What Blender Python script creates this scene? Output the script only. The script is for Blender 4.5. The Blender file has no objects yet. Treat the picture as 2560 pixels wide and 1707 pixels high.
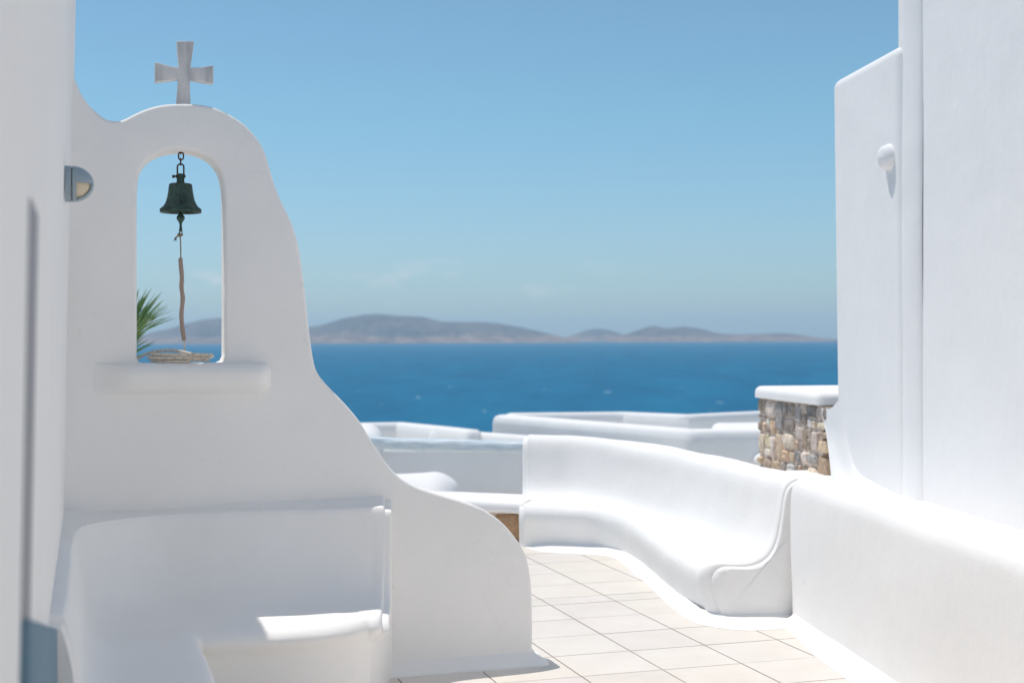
import bpy, bmesh, math, random
import numpy as np
from mathutils import Vector, Matrix
C = bpy.context.scene
COL = C.collection
R = math.radians

# ------------------------------------------------------------------ camera
FOC = 3400.0                      # focal length in photo pixels (photo 2560 x 1707)
CX, CY = 1280.0, 846.5            # eye level row in the photo
EYE = 1.6
ROLL = -0.0035
cd = bpy.data.cameras.new('Camera'); cam = bpy.data.objects.new('Camera', cd); COL.objects.link(cam)
cd.lens = 36.0 * FOC / 2560.0; cd.sensor_width = 36.0
cd.shift_y = -(1707 / 2 - CY) / 2560.0
cd.clip_start = 0.05; cd.clip_end = 200000.0
cam.matrix_world = Matrix.Translation((0, 0, EYE)) @ Matrix.Rotation(R(90), 4, 'X') @ Matrix.Rotation(ROLL, 4, 'Z')
cd.dof.use_dof = True; cd.dof.focus_distance = 6.6; cd.dof.aperture_fstop = 2.4
C.camera = cam

# ------------------------------------------------------------------ world and sun
SUN_EL, SUN_DIR = 70.35, (-0.881, 0.474)       # direction towards the sun in the horizontal plane
w = bpy.data.worlds.new('World'); C.world = w; w.use_nodes = True
nt = w.node_tree; nt.nodes.clear()
out = nt.nodes.new('ShaderNodeOutputWorld'); bg = nt.nodes.new('ShaderNodeBackground')
sky = nt.nodes.new('ShaderNodeTexSky'); sky.sky_type = 'NISHITA'; sky.sun_disc = False
sky.sun_elevation = R(SUN_EL); sky.sun_rotation = math.atan2(SUN_DIR[0], SUN_DIR[1])
sky.altitude = 50; sky.air_density = 1.0; sky.dust_density = 0.4; sky.ozone_density = 1.6
bg.inputs['Strength'].default_value = 0.090
tint = nt.nodes.new('ShaderNodeMix'); tint.data_type = 'RGBA'; tint.blend_type = 'MULTIPLY'; tint.inputs[0].default_value = 1
tint.inputs[7].default_value = (0.70, 0.90, 0.97, 1)
TC0 = nt.nodes.new('ShaderNodeTexCoord'); SX0 = nt.nodes.new('ShaderNodeSeparateXYZ'); nt.links.new(TC0.outputs['Generated'], SX0.inputs[0])
TR = nt.nodes.new('ShaderNodeValToRGB'); nt.links.new(SX0.outputs[2], TR.inputs[0])
_z = TR.color_ramp.elements.new(0.5); _z.color = (0.88, 0.94, 0.90, 1)
TR.color_ramp.elements[0].position = 0.0; TR.color_ramp.elements[0].color = (0.64, 0.81, 1.0, 1)
_x = TR.color_ramp.elements.new(0.07); _x.color = (0.66, 0.85, 0.985, 1)
_y = TR.color_ramp.elements.new(0.17); _y.color = (0.665, 0.94, 0.975, 1); TR.color_ramp.elements[-1].position = 1.0; TR.color_ramp.elements[-1].color = (0.92, 0.96, 0.90, 1)
nt.links.new(TR.outputs[0], tint.inputs[7]); nt.links.new(sky.outputs[0], tint.inputs[6]); 
# faint small clouds low over the horizon, as a function of sky direction
tcw = nt.nodes.new('ShaderNodeTexCoord'); mpw = nt.nodes.new('ShaderNodeMapping'); mpw.inputs['Scale'].default_value = (20, 20, 62); mpw.inputs['Location'].default_value = (3.1, 0.4, 1.7)
nzw = nt.nodes.new('ShaderNodeTexNoise'); nzw.inputs['Scale'].default_value = 1; nzw.inputs['Detail'].default_value = 6; nzw.inputs['Roughness'].default_value = 0.55
nt.links.new(tcw.outputs['Generated'], mpw.inputs['Vector']); nt.links.new(mpw.outputs[0], nzw.inputs['Vector'])
rpw = nt.nodes.new('ShaderNodeValToRGB'); rpw.color_ramp.elements[0].position = 0.55; rpw.color_ramp.elements[1].position = 0.70; nt.links.new(nzw.outputs[0], rpw.inputs[0])
sxw = nt.nodes.new('ShaderNodeSeparateXYZ'); nt.links.new(tcw.outputs['Generated'], sxw.inputs[0])
bnd = nt.nodes.new('ShaderNodeValToRGB'); e_ = bnd.color_ramp.elements; e_.new(.5); e_.new(.6)
for i_, (p_, v_) in enumerate(((0.015, 0), (0.032, 1), (0.046, 1), (0.062, 0))): e_[i_].position = p_; e_[i_].color = (v_, v_, v_, 1)
nt.links.new(sxw.outputs[2], bnd.inputs[0])
mlw = nt.nodes.new('ShaderNodeMath'); mlw.operation = 'MULTIPLY'; nt.links.new(rpw.outputs[0], mlw.inputs[0]); nt.links.new(bnd.outputs[0], mlw.inputs[1])
ml2 = nt.nodes.new('ShaderNodeMath'); ml2.operation = 'MULTIPLY'; ml2.inputs[1].default_value = 0.6; 
xr = nt.nodes.new('ShaderNodeMapRange'); xr.inputs['From Min'].default_value = 0.0; xr.inputs['From Max'].default_value = 0.10; xr.inputs['To Min'].default_value = 1.0; xr.inputs['To Max'].default_value = 0.0
nt.links.new(sxw.outputs[0], xr.inputs['Value'])
ml3 = nt.nodes.new('ShaderNodeMath'); ml3.operation = 'MULTIPLY'; nt.links.new(mlw.outputs[0], ml3.inputs[0]); nt.links.new(xr.outputs[0], ml3.inputs[1]); nt.links.new(ml3.outputs[0], ml2.inputs[0])
cmx = nt.nodes.new('ShaderNodeMix'); cmx.data_type = 'RGBA'; cmx.inputs[7].default_value = (6.6, 6.6, 6.9, 1)
nt.links.new(ml2.outputs[0], cmx.inputs[0]); nt.links.new(tint.outputs[2], cmx.inputs[6]); nt.links.new(cmx.outputs[2], bg.inputs['Color']); nt.links.new(bg.outputs[0], out.inputs['Surface'])
sd = bpy.data.lights.new('Sun', 'SUN'); sun = bpy.data.objects.new('Sun', sd); COL.objects.link(sun)
sd.energy = 2.35; sd.angle = R(0.5); sd.color = (1.0, 0.94, 0.87)
ce = math.cos(R(SUN_EL)); se = math.sin(R(SUN_EL))
sun.rotation_euler = Vector((SUN_DIR[0] * ce, SUN_DIR[1] * ce, se)).to_track_quat('Z', 'Y').to_euler()
C.view_settings.view_transform = 'Standard'; C.view_settings.look = 'None'
C.view_settings.exposure = 0.41; C.view_settings.gamma = 1.0
C.render.engine = 'CYCLES'; C.cycles.use_denoising = True
C.cycles.max_bounces = 12; C.cycles.diffuse_bounces = 8; C.cycles.volume_bounces = 1

# ------------------------------------------------------------------ measuring helpers
def ray(px, py):
    x, y = px - CX, -(py - CY)
    c, s = math.cos(ROLL), math.sin(ROLL)
    return Vector(((x * c - y * s) / FOC, 1.0, (x * s + y * c) / FOC))
def P(px, py, d):
    px, py, d = float(px), float(py), float(d)
    r = ray(px, py); return Vector((r.x * d, d, EYE + r.z * d))
def G(px, py, z=0.0):              # point on the level z
    r = ray(px, py); t = (z - EYE) / r.z
    return Vector((r.x * t, t, z))
U = Vector((0.955, 0.297, 0)).normalized(); N = Vector((-0.297, 0.955, 0)).normalized()
W0 = Vector((0.1, 6.72, 0)) - 2.091 * U
def MN(m, n, z=0.0):
    m, n, z = float(m), float(n), float(z)
    return W0 + m * U - n * N + Vector((0, 0, z))
def WP(px, py, back=0.0):          # pixel -> (m, z) on the bell wall face (moved back by `back`)
    r = ray(px, py); o = W0 + back * N - Vector((0, 0, EYE))
    t = (o.dot(N)) / Vector((r.x, r.y, 0)).dot(N)
    p = Vector((r.x * t, t, EYE + r.z * t))
    return ((p - W0).dot(U), p.z)

# ------------------------------------------------------------------ object helpers
def tag(o, label=None, cat=None, group=None, kind=None):
    if label: o['label'] = label
    if cat: o['category'] = cat
    if group: o['group'] = group
    if kind: o['kind'] = kind
    return o
def empty(name, loc, label, cat, group=None):
    o = bpy.data.objects.new(name, None); COL.objects.link(o); o.location = loc
    o.empty_display_size = 0.1
    return tag(o, label, cat, group)
def mesh(name, verts, faces, mat, parent=None, smooth=True, sharp=None, uvs=None):
    me = bpy.data.meshes.new(name); me.from_pydata([tuple(v) for v in verts], [], faces); me.update()
    bm = bmesh.new(); bm.from_mesh(me); bmesh.ops.recalc_face_normals(bm, faces=bm.faces); bm.to_mesh(me); bm.free()
    for p in me.polygons: p.use_smooth = smooth
    if sharp: me.set_sharp_from_angle(angle=R(sharp))
    if uvs is not None:
        l = me.uv_layers.new(name='UVMap')
        for lo in me.loops: l.data[lo.index].uv = uvs[lo.vertex_index]
    for m in (mat if isinstance(mat, list) else [mat]): me.materials.append(m)
    o = bpy.data.objects.new(name, me); COL.objects.link(o)
    if parent: attach(o, parent)
    return o
def attach(o, parent):
    o.parent = parent; o.matrix_parent_inverse = Matrix.Translation(-Vector(parent.location)) if parent.type == 'EMPTY' else parent.matrix_basis.inverted()
def bmobj(name, bm, mat, parent=None, smooth=True, sharp=None):
    bmesh.ops.recalc_face_normals(bm, faces=bm.faces)
    me = bpy.data.meshes.new(name); bm.to_mesh(me); bm.free()
    for p in me.polygons: p.use_smooth = smooth
    if sharp: me.set_sharp_from_angle(angle=R(sharp))
    for m in (mat if isinstance(mat, list) else [mat]): me.materials.append(m)
    o = bpy.data.objects.new(name, me); COL.objects.link(o)
    if parent: attach(o, parent)
    return o
def cr(pts, k):                    # Catmull-Rom through rows of numbers
    p = np.array([list(q) for q in pts], float); n = len(p)
    if k <= 1: return [tuple(q) for q in p]
    e = np.vstack([2 * p[0] - p[1], p, 2 * p[-1] - p[-2]]); res = []
    for i in range(n - 1):
        a, b, c, d = e[i], e[i + 1], e[i + 2], e[i + 3]
        for j in range(k):
            t = j / k
            res.append(0.5 * (2 * b + (c - a) * t + (2 * a - 5 * b + 4 * c - d) * t * t + (3 * b - a - 3 * c + d) * t ** 3))
    res.append(p[-1]); return [Vector(q) if p.shape[1] == 3 else tuple(float(v) for v in q) for q in res]
rng = random.Random(7)
def wob(x, y, z, s, a):            # small hand-plastered waviness
    return a * (math.sin(x * s + 1.3 * z * s + 2) + math.sin(y * s * 1.31 + 0.7 * x * s) + math.sin(z * s * 1.7 + y * s * 0.6 + 1)) / 3
def sheet(name, rows, mat, parent=None, cap0=False, cap1=False, closed=False, sharp=60, wave=0.0):
    """rows: list of lists of 3d points -> one smooth skin"""
    nr, nc = len(rows), len(rows[0]); V = []
    for r in rows:
        for q in r:
            q = Vector(q)
            if wave: q = q + Vector((wob(q.y, q.z, q.x, 5, wave), wob(q.x, q.z, q.y, 4.3, wave), wob(q.x, q.y, q.z, 4.7, wave * .7))) + Vector((wob(q.y, q.z, q.x, 16, wave * .3), wob(q.z, q.x, q.y, 14, wave * .3), wob(q.y, q.x, q.z, 19, wave * .3)))
            V.append(q)
    F = []
    for i in range(nr - 1):
        for j in range(nc if closed else nc - 1):
            a, b = i * nc + j, i * nc + (j + 1) % nc
            F.append((a, b, b + nc, a + nc))
    if cap0: F.append(tuple(range(nc)))
    if cap1: F.append(tuple((nr - 1) * nc + j for j in range(nc)))
    o = mesh(name, V, F, mat, parent, sharp=sharp)
    for p_ in o.data.polygons:
        if len(p_.vertices) > 4: p_.use_smooth = False
    return o
def tube(path, rad, mat, name, parent=None, seg=10, closed=False, k=1, radf=None, flat=None):
    pts = [Vector(p) for p in path]
    if k > 1:
        if closed:
            q = cr(pts[-2:] + pts + pts[:3], k); pts = [Vector(v) for v in q[2 * k:(2 + len(pts)) * k]]
        else: pts = [Vector(v) for v in cr(pts, k)]
    n = len(pts); V = []; F = []; uv = []; L = 0; up = None
    for i, p in enumerate(pts):
        a = pts[i - 1] if (i > 0 or closed) else p; b = pts[(i + 1) % n] if (i < n - 1 or closed) else p
        t = (b - a).normalized()
        if up is None:
            up = Vector((0, 0, 1)) if abs(t.z) < 0.9 else Vector((1, 0, 0))
        s = t.cross(up).normalized(); up = s.cross(t).normalized()
        if i: L += (p - pts[i - 1]).length
        for j in range(seg + 1):
            an = 2 * math.pi * j / seg
            r = radf(i / (n - 1), L, an) if radf else rad
            V.append(p + (s * math.cos(an) + up * math.sin(an)) * r); uv.append((L, j / seg))
    m = seg + 1
    for i in range(n - 1 if not closed else n):
        i2 = (i + 1) % n
        for j in range(seg): F.append((i * m + j, i * m + j + 1, i2 * m + j + 1, i2 * m + j))
    if not closed:
        F.append(tuple(range(seg))); F.append(tuple((n - 1) * m + j for j in range(seg)))
    return mesh(name, V, F, mat, parent, uvs=uv, sharp=70)
def lathe(prof, org, mat, name, parent=None, seg=48, axis=None, k=1):
    pr = cr(prof, k); V = []; F = []
    ax = Vector(axis).normalized() if axis is not None else Vector((0, 0, 1))
    a = ax.orthogonal().normalized(); b = ax.cross(a)
    for r, z in pr:
        for j in range(seg):
            t = 2 * math.pi * j / seg
            V.append(Vector(org) + ax * z + (a * math.cos(t) + b * math.sin(t)) * max(r, 1e-5))
    for i in range(len(pr) - 1):
        for j in range(seg):
            j2 = (j + 1) % seg; F.append((i * seg + j, i * seg + j2, (i + 1) * seg + j2, (i + 1) * seg + j))
    return mesh(name, V, F, mat, parent, sharp=50)
def rbox(name, corners, z0, z1, mat, parent=None, bev=0.05, seg=5, lean=None, z1s=None):
    """prism on a plan polygon with rounded edges"""
    bm = bmesh.new(); n = len(corners)
    lo = [bm.verts.new((c[0], c[1], z0)) for c in corners]
    hi = [bm.verts.new((c[0], c[1], z1s[i] if z1s else z1)) for i, c in enumerate(corners)]
    if lean:
        for v in hi: v.co += Vector(lean)
    bm.faces.new(lo[::-1]); bm.faces.new(hi)
    for i in range(n): bm.faces.new((lo[i], lo[(i + 1) % n], hi[(i + 1) % n], hi[i]))
    bmesh.ops.recalc_face_normals(bm, faces=bm.faces)
    if bev:
        ed = [e for e in bm.edges if not (e.verts[0] in lo and e.verts[1] in lo)]
        bmesh.ops.bevel(bm, geom=ed, offset=bev, segments=seg, profile=0.5, affect='EDGES', clamp_overlap=True)
    return bmobj(name, bm, mat, parent, smooth=True, sharp=40)

# ------------------------------------------------------------------ materials
def M(name):
    m = bpy.data.materials.new(name); m.use_nodes = True; t = m.node_tree
    return m, t, t.nodes['Principled BSDF']
def nd(t, ty, **kw):
    n = t.nodes.new(ty)
    for k, v in kw.items():
        if k in n.inputs: n.inputs[k].default_value = v
        else: setattr(n, k, v)
    return n
def noise(t, vec, scale, detail=4, rough=0.55):
    n = nd(t, 'ShaderNodeTexNoise'); n.inputs['Scale'].default_value = scale; n.inputs['Detail'].default_value = detail
    n.inputs['Roughness'].default_value = rough; t.links.new(vec, n.inputs['Vector']); return n
def ramp(t, fac, stops):
    r = nd(t, 'ShaderNodeValToRGB'); e = r.color_ramp.elements
    while len(e) < len(stops): e.new(0.5)
    for i, (p, c) in enumerate(stops): e[i].position = p; e[i].color = (*c, 1)
    t.links.new(fac, r.inputs[0]); return r
def mapping(t, vec, scale=(1, 1, 1), rot=(0, 0, 0)):
    m = nd(t, 'ShaderNodeMapping'); m.inputs['Scale'].default_value = scale; m.inputs['Rotation'].default_value = rot
    t.links.new(vec, m.inputs['Vector']); return m.outputs[0]
def mix(t, fac, a, b, mode='MIX'):
    m = nd(t, 'ShaderNodeMix'); m.data_type = 'RGBA'; m.blend_type = mode
    for s, v in ((0, fac), (6, a), (7, b)):
        if isinstance(v, (int, float)): m.inputs[s].default_value = v
        elif isinstance(v, tuple): m.inputs[s].default_value = (*v, 1)
        else: t.links.new(v, m.inputs[s])
    return m.outputs[2]
def math_(t, op, a, b=None, c=None):
    m = nd(t, 'ShaderNodeMath'); m.operation = op
    for i, v in enumerate((a, b, c)):
        if v is None: continue
        if isinstance(v, (int, float)): m.inputs[i].default_value = v
        else: t.links.new(v, m.inputs[i])
    return m.outputs[0]
def bump(t, b, h, strength, dist, prev=None):
    n = nd(t, 'ShaderNodeBump'); n.inputs['Strength'].default_value = strength; n.inputs['Distance'].default_value = dist
    t.links.new(h, n.inputs['Height'])
    if prev is not None: t.links.new(prev, n.inputs['Normal'])
    t.links.new(n.outputs[0], b.inputs['Normal']); return n.outputs[0]
def plaster(name, c1=(0.905, 0.89, 0.87), c2=(0.88, 0.865, 0.84), grain=0.25, brush=0.0, stains=0.45):
    m, t, b = M(name); pos = nd(t, 'ShaderNodeNewGeometry').outputs['Position']
    big = noise(t, pos, 1.6, 5, 0.6)
    col = ramp(t, big.outputs[0], [(0.35, c2), (0.62, c1)]).outputs[0]
    # faint small stains and scuffs of their own shape
    st = noise(t, pos, 9.0, 6, 0.7); sr = ramp(t, st.outputs[0], [(0.66, (0, 0, 0)), (0.78, (1, 1, 1))])
    col = mix(t, math_(t, 'MULTIPLY', sr.outputs[0], stains), col, (0.60, 0.56, 0.50))
    t.links.new(col, b.inputs['Base Color'])
    b.inputs['Roughness'].default_value = 0.85; b.inputs['Specular IOR Level'].default_value = 0.25
    wv = nd(t, 'ShaderNodeVectorMath'); wv.operation = 'ADD'; dn = noise(t, pos, 3.0, 5, 0.6); sc = nd(t, 'ShaderNodeVectorMath'); sc.operation = 'SCALE'; sc.inputs['Scale'].default_value = 0.45
    t.links.new(dn.outputs['Color'], sc.inputs[0]); t.links.new(pos, wv.inputs[0]); t.links.new(sc.outputs[0], wv.inputs[1])
    vo = nd(t, 'ShaderNodeTexVoronoi'); vo.feature = 'DISTANCE_TO_EDGE'; vo.inputs['Scale'].default_value = 1.1; t.links.new(wv.outputs[0], vo.inputs['Vector'])
    ck = ramp(t, vo.outputs['Distance'], [(0.0, (1, 1, 1)), (0.0045, (0, 0, 0))]).outputs[0]
    mk = ramp(t, noise(t, pos, 0.9, 2, 0.5).outputs[0], [(0.53, (0, 0, 0)), (0.60, (1, 1, 1))]).outputs[0]
    ck = math_(t, 'MULTIPLY', ck, mk)
    col2 = mix(t, math_(t, 'MULTIPLY', ck, 0.08), col, (0.45, 0.42, 0.38)); t.links.new(col2, b.inputs['Base Color'])
    p = bump(t, b, noise(t, pos, 2.6, 3, 0.5).outputs[0], 0.5, 0.02)
    p = bump(t, b, noise(t, mapping(t, pos, (13, 13, 9)), 1, 5, 0.6).outputs[0], 0.35, 0.006, p)
    p = bump(t, b, noise(t, pos, 150, 3, 0.6).outputs[0], grain, 0.0025, p)
    if brush:
        bv = mapping(t, pos, (9, 9, 90)); p = bump(t, b, noise(t, bv, 1.0, 4, 0.6).outputs[0], brush, 0.004, p)
    return m
m_wall = plaster('limewashed plaster', grain=0.5)
m_bench = plaster('brushed limewash', brush=0.35, grain=0.3)
m_far = plaster('distant limewash', grain=0.0, stains=0.2)
m_build = plaster('building limewash', grain=0.6, c1=(0.87, 0.865, 0.86), c2=(0.84, 0.835, 0.83), stains=0.15)

m_tile, t, b = M('cream terrace tile')
pos = nd(t, 'ShaderNodeNewGeometry').outputs['Position']
vc = nd(t, 'ShaderNodeVertexColor', layer_name='tint')
c = ramp(t, noise(t, pos, 4, 5, 0.6).outputs[0], [(0.3, (0.725, 0.675, 0.615)), (0.7, (0.78, 0.735, 0.68))]).outputs[0]
c = mix(t, 1.0, c, vc.outputs[0], 'MULTIPLY')
sp = ramp(t, noise(t, pos, 40, 3, 0.7).outputs[0], [(0.72, (0, 0, 0)), (0.8, (1, 1, 1))]).outputs[0]
c = mix(t, math_(t, 'MULTIPLY', sp, 0.45), c, (0.45, 0.38, 0.33))
t.links.new(c, b.inputs['Base Color']); b.inputs['Roughness'].default_value = 0.6
bump(t, b, noise(t, pos, 60, 3).outputs[0], 0.15, 0.002)
m_grout, t, b = M('grey grout'); b.inputs['Base Color'].default_value = (0.30, 0.24, 0.23, 1); b.inputs['Roughness'].default_value = 0.9
m_bluewood, t, b = M('pale blue painted timber')
pos = nd(t, 'ShaderNodeNewGeometry').outputs['Position']
gr = noise(t, mapping(t, pos, (2.5, 20, 28)), 1.0, 6, 0.65)
c = ramp(t, gr.outputs[0], [(0.3, (0.56, 0.66, 0.72)), (0.5, (0.66, 0.75, 0.80)), (0.72, (0.74, 0.80, 0.83))]).outputs[0]
cr_ = noise(t, mapping(t, pos, (1.2, 10, 16)), 1.0, 2, 0.5)
crack = ramp(t, cr_.outputs[0], [(0.488, (0, 0, 0)), (0.50, (1, 1, 1)), (0.512, (0, 0, 0))]).outputs[0]
c = mix(t, math_(t, 'MULTIPLY', crack, 0.35), c, (0.18, 0.24, 0.28))
t.links.new(c, b.inputs['Base Color']); b.inputs['Roughness'].default_value = 0.7
p = bump(t, b, gr.outputs[0], 0.8, 0.02); bump(t, b, cr_.outputs[0], 0.8, 0.03, p)
m_groove, t, b = M('dark grey groove shade'); b.inputs['Base Color'].default_value = (0.33, 0.33, 0.35, 1); b.inputs['Roughness'].default_value = 0.8  # dark grey carries the shade of the wall groove
m_slate, t, b = M('slate blue gap shade and door paint')  # colour carries the gap shade on the board; plain paint on the door
pos = nd(t, 'ShaderNodeNewGeometry').outputs['Position']
c = ramp(t, noise(t, pos, 7, 4).outputs[0], [(0.3, (0.09, 0.18, 0.25)), (0.7, (0.13, 0.23, 0.30))]).outputs[0]
t.links.new(c, b.inputs['Base Color']); b.inputs['Roughness'].default_value = 0.6
m_marble, t, b = M('white veined marble')
pos = nd(t, 'ShaderNodeNewGeometry').outputs['Position']
v = noise(t, mapping(t, pos, (14, 14, 3.2)), 1.0, 5, 0.6)
c = ramp(t, v.outputs[0], [(0.34, (0.44, 0.43, 0.44)), (0.52, (0.66, 0.64, 0.63)), (0.7, (0.74, 0.72, 0.70))]).outputs[0]
t.links.new(c, b.inputs['Base Color']); b.inputs['Roughness'].default_value = 0.4
b.inputs['Subsurface Weight'].default_value = 0.15; b.inputs['Subsurface Radius'].default_value = (0.02, 0.02, 0.02); b.inputs['Subsurface Scale'].default_value = 0.5
m_bronze, t, b = M('green patina bronze')
pos = nd(t, 'ShaderNodeNewGeometry').outputs['Position']
v = noise(t, mapping(t, pos, (30, 30, 16)), 1.0, 7, 0.7); v2 = noise(t, pos, 120, 4, 0.6)
c = ramp(t, v.outputs[0], [(0.30, (0.012, 0.016, 0.015)), (0.45, (0.03, 0.055, 0.047)), (0.6, (0.05, 0.105, 0.082)), (0.75, (0.10, 0.09, 0.065))]).outputs[0]
c = mix(t, ramp(t, v2.outputs[0], [(0.6, (0, 0, 0)), (0.75, (1, 1, 1))]).outputs[0], c, (0.11, 0.21, 0.17))
t.links.new(c, b.inputs['Base Color']); b.inputs['Roughness'].default_value = 0.55; b.inputs['Metallic'].default_value = 0.35
bump(t, b, v.outputs[0], 0.4, 0.003)
m_rust, t, b = M('rusted iron')
pos = nd(t, 'ShaderNodeNewGeometry').outputs['Position']
c = ramp(t, noise(t, pos, 90, 4, 0.7).outputs[0], [(0.35, (0.03, 0.018, 0.018)), (0.6, (0.10, 0.045, 0.03)), (0.8, (0.28, 0.17, 0.11))]).outputs[0]
t.links.new(c, b.inputs['Base Color']); b.inputs['Roughness'].default_value = 0.8; b.inputs['Metallic'].default_value = 0.3
def ropemat(name, c1, c2, tick, tickamt, twist):
    m, t, b = M(name); uv = nd(t, 'ShaderNodeUVMap').outputs[0]
    s = nd(t, 'ShaderNodeSeparateXYZ'); t.links.new(uv, s.inputs[0])
    pos = nd(t, 'ShaderNodeNewGeometry').outputs['Position']
    c = ramp(t, noise(t, pos, 60, 5, 0.7).outputs[0], [(0.3, c1), (0.7, c2)]).outputs[0]
    # diagonal tracer flecks: ticks along the length on a few strands
    ph = math_(t, 'FRACT', math_(t, 'ADD', math_(t, 'MULTIPLY', s.outputs[0], 1 / tick), math_(t, 'MULTIPLY', s.outputs[1], 2.0)))
    st = math_(t, 'FRACT', math_(t, 'MULTIPLY', s.outputs[1], 4.0))
    on = math_(t, 'MULTIPLY', math_(t, 'LESS_THAN', ph, 0.20), math_(t, 'LESS_THAN', st, 0.30))
    c = mix(t, math_(t, 'MULTIPLY', on, tickamt), c, (0.06, 0.07, 0.08))
    t.links.new(c, b.inputs['Base Color']); b.inputs['Roughness'].default_value = 0.95
    tw = math_(t, 'SINE', math_(t, 'ADD', math_(t, 'MULTIPLY', s.outputs[0], twist), math_(t, 'MULTIPLY', s.outputs[1], 12.566)))
    p = bump(t, b, tw, 0.5, 0.0012); bump(t, b, noise(t, pos, 500, 2).outputs[0], 0.4, 0.001, p)
    return m
m_rope = ropemat('cream rope with dark flecks', (0.60, 0.53, 0.45), (0.72, 0.66, 0.57), 0.040, 0.7, 900)
m_cord = ropemat('brown twisted cord', (0.25, 0.18, 0.13), (0.40, 0.30, 0.23), 0.012, 0.6, 700)
m_grip, t, b = M('wound twine grip'); uv = nd(t, 'ShaderNodeUVMap').outputs[0]
s = nd(t, 'ShaderNodeSeparateXYZ'); t.links.new(uv, s.inputs[0])
wv = math_(t, 'ABSOLUTE', math_(t, 'SINE', math_(t, 'ADD', math_(t, 'MULTIPLY', s.outputs[0], math.pi / 0.0085), math_(t, 'MULTIPLY', s.outputs[1], math.pi))))
c = ramp(t, wv, [(0.0, (0.14, 0.10, 0.08)), (0.35, (0.30, 0.22, 0.18)), (0.7, (0.46, 0.36, 0.30))]).outputs[0]
t.links.new(c, b.inputs['Base Color']); b.inputs['Roughness'].default_value = 0.95
m_stone, t, b = M('fieldstone')
pos = nd(t, 'ShaderNodeNewGeometry').outputs['Position']; vc = nd(t, 'ShaderNodeVertexColor', layer_name='tint')
c = ramp(t, noise(t, pos, 26, 6, 0.75).outputs[0], [(0.28, (0.45, 0.44, 0.43)), (0.5, (0.9, 0.88, 0.85)), (0.75, (1.25, 1.22, 1.2))]).outputs[0]
c = mix(t, 1.0, vc.outputs[0], c, 'MULTIPLY')
t.links.new(c, b.inputs['Base Color']); b.inputs['Roughness'].default_value = 0.9
p = bump(t, b, noise(t, pos, 22, 6, 0.7).outputs[0], 0.8, 0.014); bump(t, b, noise(t, pos, 110, 4, 0.7).outputs[0], 0.6, 0.006, p)
m_mortar, t, b = M('sandy mortar'); pos = nd(t, 'ShaderNodeNewGeometry').outputs['Position']
c = ramp(t, noise(t, pos, 50, 4, 0.7).outputs[0], [(0.3, (0.62, 0.50, 0.42)), (0.7, (0.86, 0.74, 0.64))]).outputs[0]
t.links.new(c, b.inputs['Base Color']); b.inputs['Roughness'].default_value = 0.95
bump(t, b, noise(t, pos, 60, 4).outputs[0], 0.8, 0.01)
m_lampbody, t, b = M('blue grey cast metal'); b.inputs['Base Color'].default_value = (0.30, 0.37, 0.41, 1); b.inputs['Roughness'].default_value = 0.45
m_lampgap, t, b = M('dark gasket'); b.inputs['Base Color'].default_value = (0.06, 0.05, 0.06, 1); b.inputs['Roughness'].default_value = 0.8
m_lens, t, b = M('frosted cream glass'); b.inputs['Base Color'].default_value = (0.62, 0.53, 0.38, 1); b.inputs['Roughness'].default_value = 0.3
m_leaf, t, b = M('palm leaflet'); pos = nd(t, 'ShaderNodeNewGeometry').outputs['Position']
c = ramp(t, noise(t, pos, 9, 3).outputs[0], [(0.3, (0.08, 0.18, 0.05)), (0.55, (0.18, 0.31, 0.10)), (0.8, (0.40, 0.38, 0.2))]).outputs[0]
t.links.new(c, b.inputs['Base Color']); b.inputs['Roughness'].default_value = 0.5
m_bark, t, b = M('palm bark'); b.inputs['Base Color'].default_value = (0.14, 0.10, 0.07, 1); b.inputs['Roughness'].default_value = 0.95
m_hill, t, b = M('dry hillside'); pos = nd(t, 'ShaderNodeNewGeometry').outputs['Position']
c = ramp(t, noise(t, pos, 0.15, 8, 0.7).outputs[0], [(0.35, (0.16, 0.13, 0.08)), (0.55, (0.30, 0.24, 0.16)), (0.7, (0.10, 0.11, 0.06))]).outputs[0]
t.links.new(c, b.inputs['Base Color']); b.inputs['Roughness'].default_value = 0.95
m_island, t, b = M('island scrub and bare earth'); pos = nd(t, 'ShaderNodeNewGeometry').outputs['Position']
zz = nd(t, 'ShaderNodeSeparateXYZ'); t.links.new(pos, zz.inputs[0])
n1 = noise(t, mapping(t, pos, (0.0012, 0.0012, 0.012)), 1.0, 7, 0.7)
low = ramp(t, math_(t, 'ADD', math_(t, 'MULTIPLY', zz.outputs[2], 1 / 260.0), math_(t, 'MULTIPLY', n1.outputs[0], -1.1)), [(0.0, (1, 1, 1)), (0.12, (0, 0, 0))]).outputs[0]
c = ramp(t, n1.outputs[0], [(0.35, (0.10, 0.10, 0.10)), (0.55, (0.19, 0.15, 0.14)), (0.7, (0.30, 0.22, 0.19))]).outputs[0]
c = mix(t, 0.0, c, (0.5, 0.3, 0.2)); m_isl_c = c
band = ramp(t, math_(t, 'ADD', math_(t, 'MULTIPLY', zz.outputs[2], -1 / 130.0), math_(t, 'ADD', n1.outputs[0], 0.25)), [(0.38, (0, 0, 0)), (0.62, (1, 1, 1))]).outputs[0]
c = mix(t, math_(t, 'MULTIPLY', band, 0.6), c, (0.50, 0.32, 0.23))
fine_ = ramp(t, noise(t, mapping(t, pos, (0.006, 0.004, 0.02)), 1.0, 6, 0.75).outputs[0], [(0.35, (0.45, 0.45, 0.45)), (0.65, (1.5, 1.45, 1.4))]).outputs[0]
c = mix(t, 1.0, c, fine_, 'MULTIPLY')
t.links.new(c, b.inputs['Base Color']); b.inputs['Roughness'].default_value = 1.0
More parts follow.
